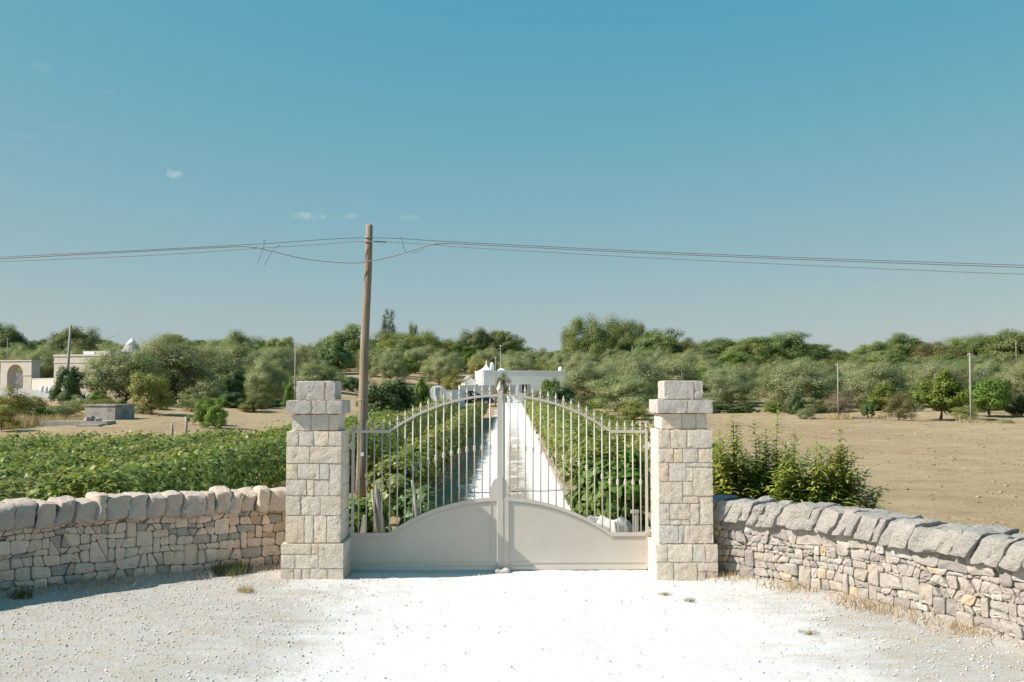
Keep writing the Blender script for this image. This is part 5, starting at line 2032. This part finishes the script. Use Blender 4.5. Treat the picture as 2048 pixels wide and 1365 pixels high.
a = b2.n('ShaderNodeAttribute', attribute_name='tint')
b2.color(b2.ramp(a.outputs['Fac'], [(0, (.23, .155, .095)), (.5, (.30, .22, .135)), (1, (.42, .33, .21))]))
b2.rough(.95, .1)
o = obj('earth_clods', lump_mesh('earth_clods', W3, N), None, None, b2.m)
tag(o, 'brown clods and straw lumps strewn over the dry field', 'clods', None, 'stuff')

BLADE_V = [(-.03, 0, 0), (.03, 0, 0), (.018, .55, .06), (0, 1, .22), (-.018, .55, .06)]
BLADE_F5 = [(0, 1, 2, 4)]


def blades(name, label, P, H, mat, lean=.5, wide=1.0, kind='stuff', tint=None, cat='grass', parent=None):
    n = len(P)
    a = g_.uniform(0, 6.28, n)
    l = g_.random(n) * lean
    ax = np.stack([np.cos(a) * l, np.sin(a) * l, np.ones(n)], 1)
    nr = np.stack([np.cos(a + 1.57 + g_.normal(0, .6, n)), np.sin(a + 1.57), .2 * np.ones(n)], 1)
    V_ = [(-.03 * wide, 0, 0), (.03 * wide, 0, 0), (0, 1, .15)]
    me_ = leaf_mesh(name, V_, [(0, 1, 2)], P, nr, a, H, g_.random(n) if tint is None else tint, mat, axis=ax)
    o_ = obj(name, me_, parent)
    if parent is None:
        tag(o_, label, cat, None, kind)
    return o_


# dry grass along the feet of the walls
def along(path, n, spread):
    u = g_.uniform(0, path.L, n)
    d = .02 + np.abs(g_.normal(0, spread, n))
    keep_ = (np.sin(u * 5.1) * .5 + np.sin(u * 2.3 + 1) * .5 + g_.normal(0, .5, n)) > -.1
    u = u[keep_]; d = d[keep_]
    P = np.array([list(path.w(float(a_), float(b_), .03)) for a_, b_ in zip(u, d)])
    return P, d


P1, d1 = along(PL, 3200, .28)
P2, d2 = along(PR, 5200, .22)
P = np.concatenate([P1, P2])
blades('dry_grass', 'short dry grass fringe along the feet of both walls', P, g_.uniform(.03, .13, len(P)), M['l_straw'], .9, 1.6)
# scattered straw wisps in the yard
N = 3400
sx__ = g_.uniform(-8, 7.5, N); sy__ = g_.uniform(-6.5, -.4, N)
k_ = (sy__ < wall_y(sx__) - .1) & (np.abs(sx__ - .3) + g_.normal(0, .6, N) > 2.7)
P = np.stack([sx__[k_], sy__[k_], .012 * np.ones(k_.sum())], 1)
blades('straw_wisps', 'flattened straw wisps scattered over the gravel edges', P, g_.uniform(.02, .07, len(P)), M['l_straw'], 2.5, 1.4)
# stubble on the dry field
N = 90000
fy = 1.0 + 62 * g_.random(N) ** 1.8
D_ = fy + 13.64
fx = g_.uniform(.10, .62, N) * D_ 
k_ = (fy > wall_y(fx) + .7) & (fx > 4.6) & (np.sin(fy * .9 + 2.2 * np.sin(fx * .31)) * np.sin(fx * .43 + 1.7 * np.sin(fy * .37)) + g_.normal(0, .6, N) > -.2)
fx = fx[k_]; fy = fy[k_]
N2 = 16000
ly = 20 + 45 * g_.random(N2); lx = -g_.uniform(.12, .56, N2) * (ly + 13.64)
fx = np.concatenate([fx, lx]); fy = np.concatenate([fy, ly])
fz = zt(fx, fy) + np.clip((fy - 14) / 20, 0, 1) * .08 * (np.sin(fx * .37 + fy * .21) + np.sin(fx * .13 - fy * .33)) - .05
P = np.stack([fx, fy, fz], 1)
blades('stubble', 'short dry straw stubble covering the tilled fields', P, g_.uniform(.03, .085, len(P)) * np.interp(fy, [0, 15, 60], [.7, 1.0, 1.9]), M['l_stub'], 1.8, 1.6)
# grass fringe inside the gate along the drive
N = 2600
fy = 1.5 + 30 * g_.random(N) ** 1.5
sd = g_.choice([-1, 1], N)
fx = road_x(fy) + sd * (1.12 + np.abs(g_.normal(0, .14, N)))
P = np.stack([fx, fy, zt(fx, fy) - .01], 1)
blades('drive_grass', 'dry grass fringe along both sides of the drive', P, g_.uniform(.04, .18, N), M['l_straw'], .8, 1.5)


def tuft(label, pos, n, r, h, mat, name='grass_tuft', cat='grass tuft', lean=1.0, wide=1.2):
    root = thing(name, label, cat, pos)
    a = g_.uniform(0, 6.28, n); q = np.sqrt(g_.random(n)) * r
    P = np.stack([q * np.cos(a), q * np.sin(a), np.zeros(n) - .01], 1)
    blades('blades', None, P, h * g_.uniform(.4, 1.1, n), mat, lean, wide, parent=root)
    m = MB(); m.lathe([(r * .3, -.03), (r * .25, .0), (r * .05, .012)], 8); m.build('root_crown', M['ground'], root)


def gp(px, py):
    v = ray(px, py)
    t = -CAM.z / v.z
    return CAM + v * t + Vector((0, 0, .01))


tuft('green spiky weed against the foot of the shaded wall', gp(462, 1149), 420, .26, .20, M['l_weed'], 'weed', 'weed')
tuft('second green weed left of the pillar foot', gp(514, 1144), 200, .20, .11, M['l_weed'], 'weed', 'weed')
tuft('dark weed tuft below the shaded wall near the photo edge', gp(42, 1200), 260, .12, .15, M['l_weed'], 'weed', 'weed', .7)
tuft('dry grass tuft on open gravel before the shaded wall', gp(491, 1183), 160, .10, .10, M['l_straw'])
tuft('dry tuft at the front corner of the pillar by the pole', gp(592, 1146), 120, .10, .08, M['l_straw'])
tuft('small brown tuft on gravel in front of the sunlit pillar', gp(1330, 1190), 120, .08, .05, M['l_twig'])
tuft('little grey tuft right of the brown tuft on gravel', gp(1380, 1203), 100, .07, .06, M['l_twig'])
tuft('flat brown tuft on gravel before the sunlit wall', gp(1618, 1267), 180, .11, .05, M['l_twig'])
tuft('dry straw clump inside the gate under the vines', Vector((-1.0, 3.0, 0)), 420, .35, .42, M['l_straw'])
tuft('dry straw at the foot of the tall field post', on_ground(1941, 60.5), 700, .9, .45, M['l_straw'], wide=1.0)
tuft('dry straw round the post in the bare tree', on_ground(1676, 68.5), 500, .9, .5, M['l_straw'], wide=1.0)
for i, (px, D, r_, h_) in enumerate(((60, 56, 1.6, .7), (140, 57, 1.4, .6), (20, 54, 1.2, .6))):
    tuft(['dry weeds left of the slab', 'dry weeds between slab and ramp', 'dry weeds at the photo edge below the shrub'][i], on_ground(px, D), 900, r_, h_, M['l_straw'], wide=1.2)
